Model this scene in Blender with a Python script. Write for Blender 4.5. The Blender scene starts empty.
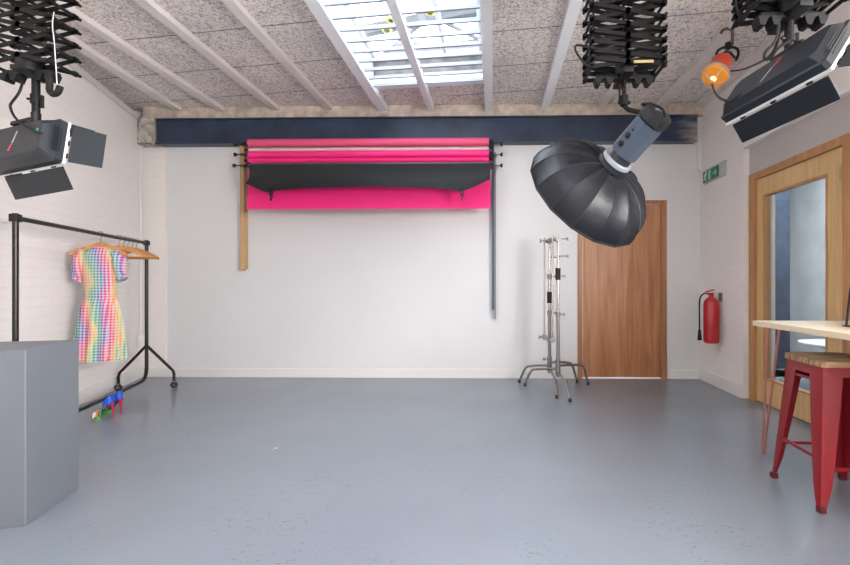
import bpy, bmesh, math, random
from mathutils import Vector, Matrix, Euler
random.seed(4)
S = bpy.context.scene
COL = S.collection
PI = math.pi
TH = math.radians(1.1)
F = 440.0
CH = 1.07

def P(px, py, Y):
    """point of the place that stands at depth Y in direction (px, py)"""
    cx, cz = (px - 484.5) / F, -(py - 285) / F
    x = cx * math.cos(TH) - math.sin(TH)
    y = cx * math.sin(TH) + math.cos(TH)
    k = Y / y
    return Vector((x * k, Y, CH + cz * k))

def G(px, py, z=0.):
    """point of height z in direction (px, py)"""
    p = P(px, py, 1.0); k = (z - CH) / (p.z - CH)
    return Vector((p.x * k, k, z))

def XZ(px, py, X):
    cx, cz = (px - 484.5) / F, -(py - 285) / F
    x = cx * math.cos(TH) - math.sin(TH)
    y = cx * math.sin(TH) + math.cos(TH)
    k = X / x
    return Vector((X, y * k, CH + cz * k))

# ------------------------------------------------------------------ materials
def new_mat(name):
    m = bpy.data.materials.new(name); m.use_nodes = True
    nt = m.node_tree
    return m, nt, nt.nodes['Principled BSDF']

def mat(name, col, rough=.5, metal=0., bump=0., bscale=60., var=0., vscale=4., coat=0., spec=.5, trans=0., emis=None, es=0., alpha=1., sheen=0.):
    m, nt, b = new_mat(name)
    b.inputs['Base Color'].default_value = (*col, 1)
    b.inputs['Roughness'].default_value = rough
    b.inputs['Metallic'].default_value = metal
    b.inputs['Coat Weight'].default_value = coat
    b.inputs['Specular IOR Level'].default_value = spec
    b.inputs['Transmission Weight'].default_value = trans
    b.inputs['Sheen Weight'].default_value = sheen
    if emis:
        b.inputs['Emission Color'].default_value = (*emis, 1); b.inputs['Emission Strength'].default_value = es
    tc = nt.nodes.new('ShaderNodeTexCoord')
    if var > 0:
        n = nt.nodes.new('ShaderNodeTexNoise'); n.inputs['Scale'].default_value = vscale; n.inputs['Detail'].default_value = 5
        nt.links.new(tc.outputs['Object'], n.inputs['Vector'])
        r = nt.nodes.new('ShaderNodeValToRGB')
        r.color_ramp.elements[0].position = .3; r.color_ramp.elements[1].position = .7
        r.color_ramp.elements[0].color = (*[c * (1 - var) for c in col], 1)
        r.color_ramp.elements[1].color = (*[min(1, c * (1 + var)) for c in col], 1)
        nt.links.new(n.outputs['Fac'], r.inputs['Fac']); nt.links.new(r.outputs['Color'], b.inputs['Base Color'])
    if bump > 0:
        n2 = nt.nodes.new('ShaderNodeTexNoise'); n2.inputs['Scale'].default_value = bscale; n2.inputs['Detail'].default_value = 4
        nt.links.new(tc.outputs['Object'], n2.inputs['Vector'])
        bp = nt.nodes.new('ShaderNodeBump'); bp.inputs['Strength'].default_value = bump; bp.inputs['Distance'].default_value = .01
        nt.links.new(n2.outputs['Fac'], bp.inputs['Height']); nt.links.new(bp.outputs['Normal'], b.inputs['Normal'])
    return m

def wood(name, c1, c2, scale=(18, 18, 1.2), rough=.45, contrast=(.3, .7), coat=0.):
    m, nt, b = new_mat(name)
    tc = nt.nodes.new('ShaderNodeTexCoord'); mp = nt.nodes.new('ShaderNodeMapping'); mp.inputs['Scale'].default_value = scale
    n = nt.nodes.new('ShaderNodeTexNoise'); n.inputs['Scale'].default_value = 1.; n.inputs['Detail'].default_value = 6; n.inputs['Distortion'].default_value = 1.2
    r = nt.nodes.new('ShaderNodeValToRGB')
    r.color_ramp.elements[0].position, r.color_ramp.elements[1].position = contrast
    r.color_ramp.elements[0].color = (*c1, 1); r.color_ramp.elements[1].color = (*c2, 1)
    nt.links.new(tc.outputs['Object'], mp.inputs['Vector']); nt.links.new(mp.outputs['Vector'], n.inputs['Vector'])
    nt.links.new(n.outputs['Fac'], r.inputs['Fac']); nt.links.new(r.outputs['Color'], b.inputs['Base Color'])
    b.inputs['Roughness'].default_value = rough; b.inputs['Coat Weight'].default_value = coat
    return m

def math_node(nt, op, a=None, b=None, va=0., vb=0.):
    n = nt.nodes.new('ShaderNodeMath'); n.operation = op
    n.inputs[0].default_value = va; n.inputs[1].default_value = vb
    if a is not None: nt.links.new(a, n.inputs[0])
    if b is not None: nt.links.new(b, n.inputs[1])
    return n.outputs[0]

def mix_rgb(nt, fac, a, b, mode='MIX'):
    n = nt.nodes.new('ShaderNodeMix'); n.data_type = 'RGBA'; n.blend_type = mode
    for sock, v in ((n.inputs['Factor'], fac), (n.inputs['A'], a), (n.inputs['B'], b)):
        if hasattr(v, 'links'): nt.links.new(v, sock)
        elif isinstance(v, tuple): sock.default_value = (*v, 1)
        else: sock.default_value = v
    return n.outputs['Result']

def brick_wall(name, col):
    m, nt, b = new_mat(name)
    tc = nt.nodes.new('ShaderNodeTexCoord'); sp = nt.nodes.new('ShaderNodeSeparateXYZ'); cb = nt.nodes.new('ShaderNodeCombineXYZ')
    nt.links.new(tc.outputs['Object'], sp.inputs[0]); nt.links.new(sp.outputs['Y'], cb.inputs['X']); nt.links.new(sp.outputs['Z'], cb.inputs['Y'])
    bt = nt.nodes.new('ShaderNodeTexBrick'); bt.inputs['Scale'].default_value = 1.; bt.inputs['Brick Width'].default_value = .225
    bt.inputs['Row Height'].default_value = .075; bt.inputs['Mortar Size'].default_value = .006; bt.inputs['Mortar Smooth'].default_value = .6
    bt.inputs['Color1'].default_value = (1, 1, 1, 1); bt.inputs['Color2'].default_value = (.93, .93, .93, 1); bt.inputs['Mortar'].default_value = (.3, .3, .3, 1)
    nt.links.new(cb.outputs[0], bt.inputs['Vector'])
    n = nt.nodes.new('ShaderNodeTexNoise'); n.inputs['Scale'].default_value = 25; nt.links.new(tc.outputs['Object'], n.inputs['Vector'])
    h = math_node(nt, 'ADD', bt.outputs['Color'], math_node(nt, 'MULTIPLY', n.outputs['Fac'], None, 0, .6))
    bp = nt.nodes.new('ShaderNodeBump'); bp.inputs['Strength'].default_value = .35; bp.inputs['Distance'].default_value = .006
    nt.links.new(h, bp.inputs['Height']); nt.links.new(bp.outputs['Normal'], b.inputs['Normal'])
    c = mix_rgb(nt, .06, col, bt.outputs['Color'], 'MULTIPLY'); nt.links.new(c, b.inputs['Base Color'])
    b.inputs['Roughness'].default_value = .6
    return m

def floor_mat():
    m, nt, b = new_mat('painted_concrete')
    tc = nt.nodes.new('ShaderNodeTexCoord')
    def noise(sc, det=5, dist=0., stretch=None):
        n = nt.nodes.new('ShaderNodeTexNoise'); n.inputs['Scale'].default_value = sc; n.inputs['Detail'].default_value = det; n.inputs['Distortion'].default_value = dist
        if stretch:
            mp = nt.nodes.new('ShaderNodeMapping'); mp.inputs['Scale'].default_value = stretch
            nt.links.new(tc.outputs['Object'], mp.inputs['Vector']); nt.links.new(mp.outputs['Vector'], n.inputs['Vector'])
        else: nt.links.new(tc.outputs['Object'], n.inputs['Vector'])
        return n.outputs['Fac']
    def ramp(f, p0, p1, c0, c1):
        r = nt.nodes.new('ShaderNodeValToRGB'); r.color_ramp.elements[0].position = p0; r.color_ramp.elements[1].position = p1
        r.color_ramp.elements[0].color = (*c0, 1); r.color_ramp.elements[1].color = (*c1, 1); nt.links.new(f, r.inputs['Fac']); return r.outputs['Color']
    base = ramp(noise(1.1, 4), .3, .7, (.180, .205, .240), (.205, .231, .268))
    scuff = ramp(noise(20, 6, 1.5, (1, 2.8, 1)), .55, .62, (0, 0, 0), (1, 1, 1))
    fine = ramp(noise(60, 3), .50, .58, (0, 0, 0), (1, 1, 1))
    zone = ramp(noise(1.6, 2), .45, .6, (0, 0, 0), (1, 1, 1))
    sf = math_node(nt, 'MULTIPLY', scuff, math_node(nt, 'MULTIPLY', fine, zone))
    c = mix_rgb(nt, math_node(nt, 'MULTIPLY', sf, None, 0, .55), base, (.10, .11, .12))
    nt.links.new(c, b.inputs['Base Color'])
    rr = nt.nodes.new('ShaderNodeMapRange'); rr.inputs['To Min'].default_value = .20; rr.inputs['To Max'].default_value = .30
    nt.links.new(noise(3, 6), rr.inputs['Value']); nt.links.new(rr.outputs[0], b.inputs['Roughness'])
    h = math_node(nt, 'ADD', noise(9, 6), math_node(nt, 'MULTIPLY', noise(60, 3), None, 0, .25))
    bp = nt.nodes.new('ShaderNodeBump'); bp.inputs['Strength'].default_value = .09; bp.inputs['Distance'].default_value = .012
    nt.links.new(h, bp.inputs['Height']); nt.links.new(bp.outputs['Normal'], b.inputs['Normal'])
    return m

def woodwool_mat():
    m, nt, b = new_mat('woodwool_board')
    tc = nt.nodes.new('ShaderNodeTexCoord'); sp = nt.nodes.new('ShaderNodeSeparateXYZ'); nt.links.new(tc.outputs['Object'], sp.inputs[0])
    n = nt.nodes.new('ShaderNodeTexNoise'); n.inputs['Scale'].default_value = 46; n.inputs['Detail'].default_value = 4; n.inputs['Distortion'].default_value = 1.5
    nt.links.new(tc.outputs['Object'], n.inputs['Vector'])
    r = nt.nodes.new('ShaderNodeValToRGB'); r.color_ramp.elements[0].position = .36; r.color_ramp.elements[1].position = .55
    r.color_ramp.elements[0].color = (.36, .33, .31, 1); r.color_ramp.elements[1].color = (.93, .865, .83, 1); nt.links.new(n.outputs['Fac'], r.inputs['Fac'])
    n2 = nt.nodes.new('ShaderNodeTexNoise'); n2.inputs['Scale'].default_value = 1.3; nt.links.new(tc.outputs['Object'], n2.inputs['Vector'])
    r2 = nt.nodes.new('ShaderNodeValToRGB'); r2.color_ramp.elements[0].position = .3; r2.color_ramp.elements[1].position = .7
    r2.color_ramp.elements[0].color = (.8, .79, .8, 1); r2.color_ramp.elements[1].color = (1, .98, .96, 1); nt.links.new(n2.outputs['Fac'], r2.inputs['Fac'])
    c = mix_rgb(nt, 1., r.outputs['Color'], r2.outputs['Color'], 'MULTIPLY')
    # joints between the boards, slightly skewed to the battens
    off = math_node(nt, 'MULTIPLY', math_node(nt, 'GREATER_THAN', sp.outputs['X'], None, 0, -.5), None, 0, .36)
    v = math_node(nt, 'ADD', sp.outputs['Y'], math_node(nt, 'MULTIPLY', sp.outputs['X'], None, 0, .137))
    v = math_node(nt, 'SUBTRACT', v, off)
    fr = math_node(nt, 'FRACT', math_node(nt, 'DIVIDE', math_node(nt, 'ADD', v, None, 0, 6 * .56 - 3.165), None, 0, .56))
    line = math_node(nt, 'LESS_THAN', fr, None, 0, .022)
    c = mix_rgb(nt, math_node(nt, 'MULTIPLY', line, None, 0, .75), c, (.05, .045, .04))
    nt.links.new(c, b.inputs['Base Color']); b.inputs['Roughness'].default_value = .95
    bp = nt.nodes.new('ShaderNodeBump'); bp.inputs['Strength'].default_value = .7; bp.inputs['Distance'].default_value = .012
    nt.links.new(n.outputs['Fac'], bp.inputs['Height']); nt.links.new(bp.outputs['Normal'], b.inputs['Normal'])
    return m

def gingham():
    m, nt, b = new_mat('rainbow_gingham')
    tc = nt.nodes.new('ShaderNodeTexCoord'); sp = nt.nodes.new('ShaderNodeSeparateXYZ'); nt.links.new(tc.outputs['Object'], sp.inputs[0])
    n = nt.nodes.new('ShaderNodeTexNoise'); n.inputs['Scale'].default_value = 3.; n.inputs['Detail'].default_value = 1; nt.links.new(tc.outputs['Object'], n.inputs['Vector'])
    def stripes(s, k):
        return math_node(nt, 'GREATER_THAN', math_node(nt, 'FRACT', math_node(nt, 'ADD', math_node(nt, 'MULTIPLY', s, None, 0, k), None, 0, 50)), None, 0, .5)
    sx, sz = stripes(sp.outputs['X'], 42), stripes(sp.outputs['Z'], 42)
    hue = math_node(nt, 'ADD', math_node(nt, 'MULTIPLY', sp.outputs['X'], None, 0, 6.0), math_node(nt, 'MULTIPLY', n.outputs['Fac'], None, 0, 1.5))
    hue = math_node(nt, 'ADD', hue, math_node(nt, 'MULTIPLY', sp.outputs['Z'], None, 0, .35))
    rb = nt.nodes.new('ShaderNodeValToRGB'); cr = rb.color_ramp; cr.interpolation = 'LINEAR'
    cols = [(.70, .02, .12), (.80, .20, .06), (.60, .48, .06), (.03, .35, .12), (.02, .28, .34), (.10, .06, .42), (.55, .02, .25), (.70, .02, .12)]
    cr.elements[0].position = 0; cr.elements[0].color = (*cols[0], 1); cr.elements[1].position = 1; cr.elements[1].color = (*cols[-1], 1)
    for i in range(1, 7):
        e = cr.elements.new(i / 7); e.color = (*cols[i], 1)
    nt.links.new(math_node(nt, 'FRACT', hue), rb.inputs['Fac'])
    fac = math_node(nt, 'MULTIPLY', math_node(nt, 'ADD', sx, sz), None, 0, .54)
    c = mix_rgb(nt, fac, (.54, .52, .50), rb.outputs['Color']); nt.links.new(c, b.inputs['Base Color'])
    b.inputs['Roughness'].default_value = .85
    return m

M = {}
M['paint'] = mat('white_wall_paint', (.70, .68, .665), .55, bump=.08, bscale=14, var=.02, vscale=2)
M['paint_board'] = mat('white_board_paint', (.685, .68, .685), .45, bump=.04, bscale=6, var=.015, vscale=1.5)
M['brickpaint'] = brick_wall('painted_brick', (.80, .755, .725))
M['skirt'] = mat('skirting_gloss', (.74, .72, .70), .35, bump=.03)
M['reveal'] = mat('plaster_grey_beige', (.50, .46, .44), .75, bump=.05)
M['floor'] = floor_mat()
M['ceil'] = woodwool_mat()
M['batten'] = mat('batten_paint', (.68, .625, .60), .6, bump=.1, bscale=30, var=.05, vscale=6)
M['wallplate'] = mat('stained_timber', (.50, .42, .35), .8, var=.3, vscale=9, bump=.3)
M['skywhite'] = mat('rooflight_white', (.80, .82, .84), .4)
M['barpaint'] = mat('rooflight_bar_paint', (.30, .33, .37), .5)
M['navy'] = mat('navy_steel_paint', (.022, .036, .07), .38, bump=.12, bscale=22, var=.35, vscale=5)
def wear():
    nt = M['navy'].node_tree; b = nt.nodes['Principled BSDF']; l = b.inputs['Base Color'].links[0].from_socket
    tc = nt.nodes.new('ShaderNodeTexCoord'); sp = nt.nodes.new('ShaderNodeSeparateXYZ'); nt.links.new(tc.outputs['Object'], sp.inputs[0])
    n = nt.nodes.new('ShaderNodeTexNoise'); n.inputs['Scale'].default_value = 5; n.inputs['Detail'].default_value = 6
    mp = nt.nodes.new('ShaderNodeMapping'); mp.inputs['Scale'].default_value = (.6, 1, 3); nt.links.new(tc.outputs['Object'], mp.inputs['Vector']); nt.links.new(mp.outputs[0], n.inputs['Vector'])
    g = nt.nodes.new('ShaderNodeMapRange'); g.inputs['From Min'].default_value = 1.7; g.inputs['From Max'].default_value = 2.4; nt.links.new(sp.outputs['X'], g.inputs['Value'])
    v = math_node(nt, 'MULTIPLY', n.outputs['Fac'], g.outputs[0]); q = nt.nodes.new('ShaderNodeMapRange'); q.inputs['From Min'].default_value = .3; q.inputs['From Max'].default_value = .6; nt.links.new(v, q.inputs['Value'])
    nt.links.new(mix_rgb(nt, q.outputs[0], l, (.42, .38, .35)), b.inputs['Base Color'])
wear()
M['rough'] = mat('crumbly_plaster', (.45, .41, .37), .9, var=.45, vscale=14, bump=1., bscale=30)
M['ply'] = wood('reddish_plywood', (.32, .125, .048), (.50, .24, .11), (11, 11, .8), .4, (.32, .68))
M['plyframe'] = wood('door_frame_wood', (.30, .12, .045), (.44, .20, .085), (25, 25, 1.2), .4)
M['oak'] = wood('oak_veneer', (.56, .35, .145), (.72, .48, .235), (30, 30, 1.5), .4)
M['oakdark'] = wood('oak_trim', (.38, .18, .07), (.52, .27, .11), (30, 30, 1.5), .4)
M['table'] = wood('pale_birch', (.66, .52, .36), (.78, .66, .48), (14, 1.2, 14), .4)
M['seat'] = wood('weathered_seat_wood', (.13, .085, .045), (.44, .26, .13), (2.0, 26, 10), .5, (.38, .6))
M['hanger'] = wood('hanger_wood', (.42, .17, .05), (.68, .33, .12), (6, 6, 30), .4)
M['pine'] = wood('pine_batten', (.50, .30, .14), (.66, .44, .24), (30, 30, 1.2), .5)
M['black'] = mat('black_plastic', (.007, .007, .008), .5, spec=.3)
M['arm'] = mat('black_anodised', (.006, .0055, .006), .5, spec=.25)
M['rackblack'] = mat('rack_black_steel', (.022, .020, .019), .3, metal=.5, var=.3, vscale=30)
M['lamp'] = mat('lamp_charcoal', (.018, .021, .027), .45, spec=.35, bump=.05)
M['barn'] = mat('barn_door_black', (.014, .017, .021), .5, spec=.3)
M['white'] = mat('white_enamel', (.80, .79, .76), .35)
M['reflector'] = mat('lamp_reflector', (.75, .75, .73), .25, metal=.6)
M['green'] = mat('green_button', (.02, .32, .14), .35)
M['redmark'] = mat('red_lettering', (.62, .04, .07), .5)
M['greymark'] = mat('grey_lettering', (.30, .31, .34), .5)
M['pink'] = mat('hot_pink_paper', (.88, .016, .20), .6, bump=.02, bscale=4)
M['pink2'] = mat('dusty_pink_paper', (.72, .085, .21), .6)
M['palepink'] = mat('pale_pink_paper', (.80, .58, .56), .6)
M['char'] = mat('charcoal_paper', (.020, .022, .023), .65, spec=.25, bump=.05, bscale=5)
M['charroll'] = mat('grey_green_paper', (.075, .085, .08), .5)
M['steel'] = mat('grey_steel', (.20, .20, .21), .35, metal=.8)
M['chrome'] = mat('chrome_steel', (.42, .40, .38), .25, metal=1.)
M['dullsteel'] = mat('dull_steel', (.28, .265, .255), .38, metal=.9)
M['softbox'] = mat('softbox_nylon', (.006, .007, .011), .45, bump=.3, bscale=18, spec=.35)
M['softrib'] = mat('softbox_seam', (.006, .006, .007), .5)
M['diffuser'] = mat('diffuser_cloth', (.8, .8, .8), .8)
M['strobe'] = mat('strobe_blue_grey', (.07, .09, .125), .35, metal=.2)
M['strobeend'] = mat('strobe_dark_end', (.02, .021, .024), .3)
M['ring'] = mat('pale_ring', (.42, .45, .50), .3, metal=.5)
M['redpaint'] = mat('red_stool_paint', (.23, .0015, .007), .36, coat=.15, var=.08, vscale=9)
M['copper'] = mat('pink_copper_wire', (.56, .22, .18), .35, metal=.6)
M['foot'] = mat('dark_rubber', (.03, .02, .02), .7)
M['redfoot'] = mat('dark_red_rubber', (.10, .006, .010), .6)
M['ext'] = mat('extinguisher_red', (.42, .004, .010), .3, coat=.2)
M['plinth'] = mat('plinth_grey_paint', (.125, .137, .158), .5, bump=.03, bscale=10, var=.03)
M['lampred'] = mat('lantern_red', (.70, .06, .02), .35, coat=.3)
M['amber'] = mat('amber_glass', (.72, .27, .025), .2, emis=(1., .36, .03), es=.12)
M['bulb'] = mat('lantern_bulb', (1, .85, .5), .3, emis=(1, .72, .3), es=1.6)
M['signgreen'] = mat('sign_green', (.01, .17, .08), .35)
M['signlight'] = mat('sign_pale_green', (.30, .55, .42), .35)
M['signwhite'] = mat('sign_white', (.75, .80, .76), .35)
M['signplate'] = mat('sign_acrylic', (.52, .52, .52), .2)
M['corr'] = mat('corridor_wall_paint', (.66, .67, .69), .6, bump=.06, var=.12, vscale=3)
M['corrblue'] = mat('corridor_blue_panel', (.035, .055, .09), .6, var=.4, vscale=9)
M['gold'] = mat('amber_tape', (.75, .5, .06), .5)
M['yellow'] = mat('yellow_clip', (.85, .72, .05), .5)
M['wallgrey'] = mat('grey_brown_band', (.16, .15, .145), .8, var=.4, vscale=8)
M['roofgrey'] = mat('roof_grey', (.06, .065, .07), .7)
M['shoeblue'] = mat('cobalt_satin', (.012, .07, .50), .35)
M['shoered'] = mat('crimson_satin', (.42, .01, .06), .35)
M['shoeorange'] = mat('orange_strap', (.62, .22, .10), .4)
M['shoegreen'] = mat('green_strap', (.06, .26, .08), .4)
M['sole'] = mat('dark_sole', (.03, .035, .02), .4)
M['gingham'] = gingham()
M['hookrust'] = mat('rusty_hook_steel', (.13, .09, .075), .5, metal=.4)
M['brass'] = mat('brass_nut', (.5, .4, .2), .3, metal=.8)

def glass(name, tint, rough=0.02):
    m, nt, b = new_mat(name)
    g = nt.nodes.new('ShaderNodeBsdfGlossy'); g.inputs['Roughness'].default_value = rough; g.inputs['Color'].default_value = (.9, .93, 1, 1)
    t = nt.nodes.new('ShaderNodeBsdfTransparent'); t.inputs['Color'].default_value = (*tint, 1)
    fr = nt.nodes.new('ShaderNodeFresnel'); fr.inputs['IOR'].default_value = 1.45
    mx = nt.nodes.new('ShaderNodeMixShader'); geo = nt.nodes.new('ShaderNodeNewGeometry'); fm = math_node(nt, 'MULTIPLY', fr.outputs[0], math_node(nt, 'SUBTRACT', None, geo.outputs['Backfacing'], 1.)); nt.links.new(fm, mx.inputs['Fac']); nt.links.new(t.outputs[0], mx.inputs[1]); nt.links.new(g.outputs[0], mx.inputs[2])
    nt.links.new(mx.outputs[0], nt.nodes['Material Output'].inputs['Surface']); nt.nodes.remove(b)
    return m
M['glass'] = glass('door_glass', (.86, .92, .95))
M['roofglass'] = glass('rooflight_glass', (.95, .97, 1.))

# ------------------------------------------------------------------ mesh helpers
ROOTM = {}
def frame_from(z):
    z = Vector(z).normalized(); a = Vector((0, 0, 1)) if abs(z.z) < .9 else Vector((0, 1, 0))
    x = a.cross(z).normalized(); return x, z.cross(x), z

class MB:
    def __init__(s): s.bm = bmesh.new()
    def ring_loft(s, rings, close=True, caps=True):
        vs = [[s.bm.verts.new(p) for p in r] for r in rings]
        n = len(vs[0])
        for a, b in zip(vs, vs[1:]):
            for i in range(n if close else n - 1):
                j = (i + 1) % n
                s.bm.faces.new((a[i], a[j], b[j], b[i]))
        if caps and close and n > 2:
            s.bm.faces.new(list(reversed(vs[0]))); s.bm.faces.new(vs[-1])
        return s
    def box(s, c, d, rot=None, bev=0.):
        t = bmesh.new(); bmesh.ops.create_cube(t, size=1)
        bmesh.ops.scale(t, vec=Vector(d), verts=t.verts)
        if bev > 0: bmesh.ops.bevel(t, geom=t.edges[:], offset=bev, segments=2, affect='EDGES', profile=.6)
        m = Matrix.Translation(Vector(c)) @ (rot.to_4x4() if rot is not None else Matrix.Identity(4))
        bmesh.ops.transform(t, matrix=m, verts=t.verts); s.merge(t); return s
    def b2(s, x0, x1, y0, y1, z0, z1, bev=0.):
        return s.box(((x0 + x1) / 2, (y0 + y1) / 2, (z0 + z1) / 2), (abs(x1 - x0), abs(y1 - y0), abs(z1 - z0)), None, bev)
    def merge(s, t):
        me = bpy.data.meshes.new('t'); t.to_mesh(me); t.free(); s.bm.from_mesh(me); bpy.data.meshes.remove(me)
    def cyl(s, a, b, r0, r1=None, seg=16):
        r1 = r0 if r1 is None else r1
        a, b = Vector(a), Vector(b); x, y, z = frame_from(b - a)
        R = lambda c, r: [c + x * math.cos(2 * PI * i / seg) * r + y * math.sin(2 * PI * i / seg) * r for i in range(seg)]
        return s.ring_loft([R(a, r0), R(b, r1)])
    def lathe(s, a, d, prof, seg=20):
        """prof: (distance along d, radius)"""
        a = Vector(a); x, y, z = frame_from(d)
        rings = [[a + z * h + x * math.cos(2 * PI * i / seg) * r + y * math.sin(2 * PI * i / seg) * r for i in range(seg)] for h, r in prof]
        return s.ring_loft(rings)
    def tube(s, pts, r, seg=8, smooth=0):
        pts = [Vector(p) for p in pts]
        rl_ = list(r) if isinstance(r, (list, tuple)) else None
        for _ in range(smooth):
            if rl_:
                q_ = [rl_[0]]
                for a, b in zip(rl_, rl_[1:]): q_ += [a * .75 + b * .25, a * .25 + b * .75]
                rl_ = q_ + [rl_[-1]]
            q = [pts[0]]
            for a, b in zip(pts, pts[1:]): q += [a.lerp(b, .25), a.lerp(b, .75)]
            pts = q + [pts[-1]]
        rr = rl_ or [r] * len(pts)
        rings = []; px = None
        for i, p in enumerate(pts):
            d = (pts[min(i + 1, len(pts) - 1)] - pts[max(i - 1, 0)]).normalized()
            if px is None: px = frame_from(d)[0]
            px = (px - d * px.dot(d)).normalized(); py = d.cross(px)
            rings.append([p + px * math.cos(2 * PI * k / seg) * rr[i] + py * math.sin(2 * PI * k / seg) * rr[i] for k in range(seg)])
        return s.ring_loft(rings)
    def bar(s, a, b, w, t, up=(0, 0, 1)):
        """flat bar a-b; w across in the plane of up, t the thickness"""
        a, b = Vector(a), Vector(b); d = (b - a).normalized(); n = d.cross(Vector(up)).normalized(); u = n.cross(d)
        R = lambda c: [c + u * w / 2 + n * t / 2, c - u * w / 2 + n * t / 2, c - u * w / 2 - n * t / 2, c + u * w / 2 - n * t / 2]
        return s.ring_loft([R(a), R(b)])
    def prism(s, poly, ext):
        ext = Vector(ext); return s.ring_loft([[Vector(p) for p in poly], [Vector(p) + ext for p in poly]])
    def sphere(s, c, r, sc=(1, 1, 1), seg=12):
        t = bmesh.new(); bmesh.ops.create_uvsphere(t, u_segments=seg, v_segments=seg // 2 + 2, radius=r)
        bmesh.ops.transform(t, matrix=Matrix.Translation(Vector(c)) @ Matrix.Diagonal((*sc, 1)), verts=t.verts); s.merge(t); return s
    def torus(s, c, d, R, r, seg=20, s2=8):
        c = Vector(c); x, y, z = frame_from(d); rings = []
        vs = [[s.bm.verts.new(c + (x * math.cos(u) + y * math.sin(u)) * (R + r * math.cos(v)) + z * r * math.sin(v))
               for v in [2 * PI * k / s2 for k in range(s2)]] for u in [2 * PI * k / seg for k in range(seg)]]
        for i in range(seg):
            a, b = vs[i], vs[(i + 1) % seg]
            for k in range(s2): s.bm.faces.new((a[k], b[k], b[(k + 1) % s2], a[(k + 1) % s2]))
        return s
    def build(s, name, m, parent=None, world=True, smooth=True, **props):
        if parent is not None and world: bmesh.ops.transform(s.bm, matrix=ROOTM[parent.name].inverted(), verts=s.bm.verts)
        bmesh.ops.recalc_face_normals(s.bm, faces=s.bm.faces)
        if smooth:
            for f in s.bm.faces: f.smooth = True
            for e in s.bm.edges:
                if len(e.link_faces) == 2 and e.calc_face_angle(0) > .6: e.smooth = False
                elif len(e.link_faces) != 2: e.smooth = False
        me = bpy.data.meshes.new(name); s.bm.to_mesh(me); s.bm.free(); me.materials.append(m)
        o = bpy.data.objects.new(name, me); COL.objects.link(o)
        if parent is not None:
            o.parent = parent; ROOTM[o.name] = ROOTM[parent.name]
        else: ROOTM[o.name] = Matrix.Identity(4)
        for k, v in props.items(): o[k] = v
        return o

def thing(name, label, cat, loc=(0, 0, 0), rz=0., group=None, rot=None):
    o = bpy.data.objects.new(name, None); COL.objects.link(o); o.empty_display_size = .1
    R = rot if rot is not None else Euler((0, 0, rz)).to_matrix()
    o.matrix_basis = Matrix.Translation(Vector(loc)) @ R.to_4x4()
    ROOTM[o.name] = Matrix.Translation(Vector(loc)) @ R.to_4x4()
    o['label'] = label; o['category'] = cat
    if group: o['group'] = group
    return o

def tag(o, label, cat, group=None):
    o['label'] = label; o['category'] = cat
    if group: o['group'] = group
    return o

def struct(o): o['kind'] = 'structure'; return o

def copy_tree(o, parent=None):
    c = o.copy(); COL.objects.link(c); c.parent = parent
    for ch in list(o.children): copy_tree(ch, c)
    return c

# ------------------------------------------------------------------ the room
YB = 5.06
XR = 2.36
ZC = 3.10
def lw(Y): return -4.095 + .336 * (YB - Y)          # face of the left wall
LWD = Vector((-.336, 1, 0)).normalized()
LWN = Vector((1, .336, 0)).normalized()            # into the room

struct(MB().b2(-5.0, 5.2, -2.6, 5.6, -.12, 0).build('floor', M['floor'], smooth=False))
# back wall with a door opening
d0, d1 = P(577.5, 300, YB).x, P(666.5, 300, YB).x
dz = P(620, 200.5, YB).z
w = MB(); w.b2(-4.4, d0, YB, YB + .2, 0, 3.4); w.b2(d1, 2.7, YB, YB + .2, 0, 3.4); w.b2(d0, d1, YB, YB + .2, dz, 3.4)
struct(w.build('wall_back', M['paint_board'], smooth=False))
# strip of older brick wall left of the boarded face
b0 = P(167, 300, YB).x
struct(MB().b2(-4.1, b0, YB - .012, YB, 0, 2.66).build('trim_1', M['brickpaint'], smooth=False))
# left wall (flared)
def skew_wall(y0, y1, z0, z1, t0, t1):
    m = MB(); a = Vector((lw(y0), y0, 0)); b = Vector((lw(y1), y1, 0))
    q = [a + LWN * t0, b + LWN * t0, b + LWN * t1, a + LWN * t1]
    m.prism([(p.x, p.y, z0) for p in q], (0, 0, z1 - z0)); return m
struct(skew_wall(-2.4, 5.2, 0, 2.95, -.25, 0).build('wall_left', M['brickpaint'], smooth=False))
struct(skew_wall(-2.4, 5.2, 2.95, 3.3, -.25, -.09).build('wall_left_upper', M['paint'], smooth=False))
struct(skew_wall(-2.4, 5.0, 2.955, 3.0, -.09, .012).build('trim_2', M['batten'], smooth=False))
# right wall: brick nib, then the plastered recess that holds the door
ye = 4.2; xr2 = XR + .06; RT = 2.36
w = MB(); w.b2(XR, XR + .3, ye, 5.3, 0, 3.3); w.b2(XR, XR + .3, -2.6, ye, RT, 3.3); w.b2(XR, XR + .3, 1.4, 1.9, 0, RT); w.b2(XR, XR + .3, -2.6, -1.8, 0, RT); w.b2(XR, XR + .3, -1.8, 1.4, 0, .9)
struct(w.build('wall_right', M['brickpaint'], smooth=False))
dfy0, dfy1, dft = 2.93, 4.185, 2.10
w = MB(); w.b2(xr2, xr2 + .2, dfy0, ye, dft, RT); w.b2(xr2, xr2 + .2, 1.9, dfy0, 0, RT); w.b2(xr2, xr2 + .2, dfy1, ye, 0, dft)
struct(w.build('wall_recess', M['reveal'], smooth=False))
# rear wall behind the camera
struct(MB().b2(-2.4, 2.7, -2.5, -2.3, 0, 3.3).build('wall_rear', M['paint'], smooth=False))
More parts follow.
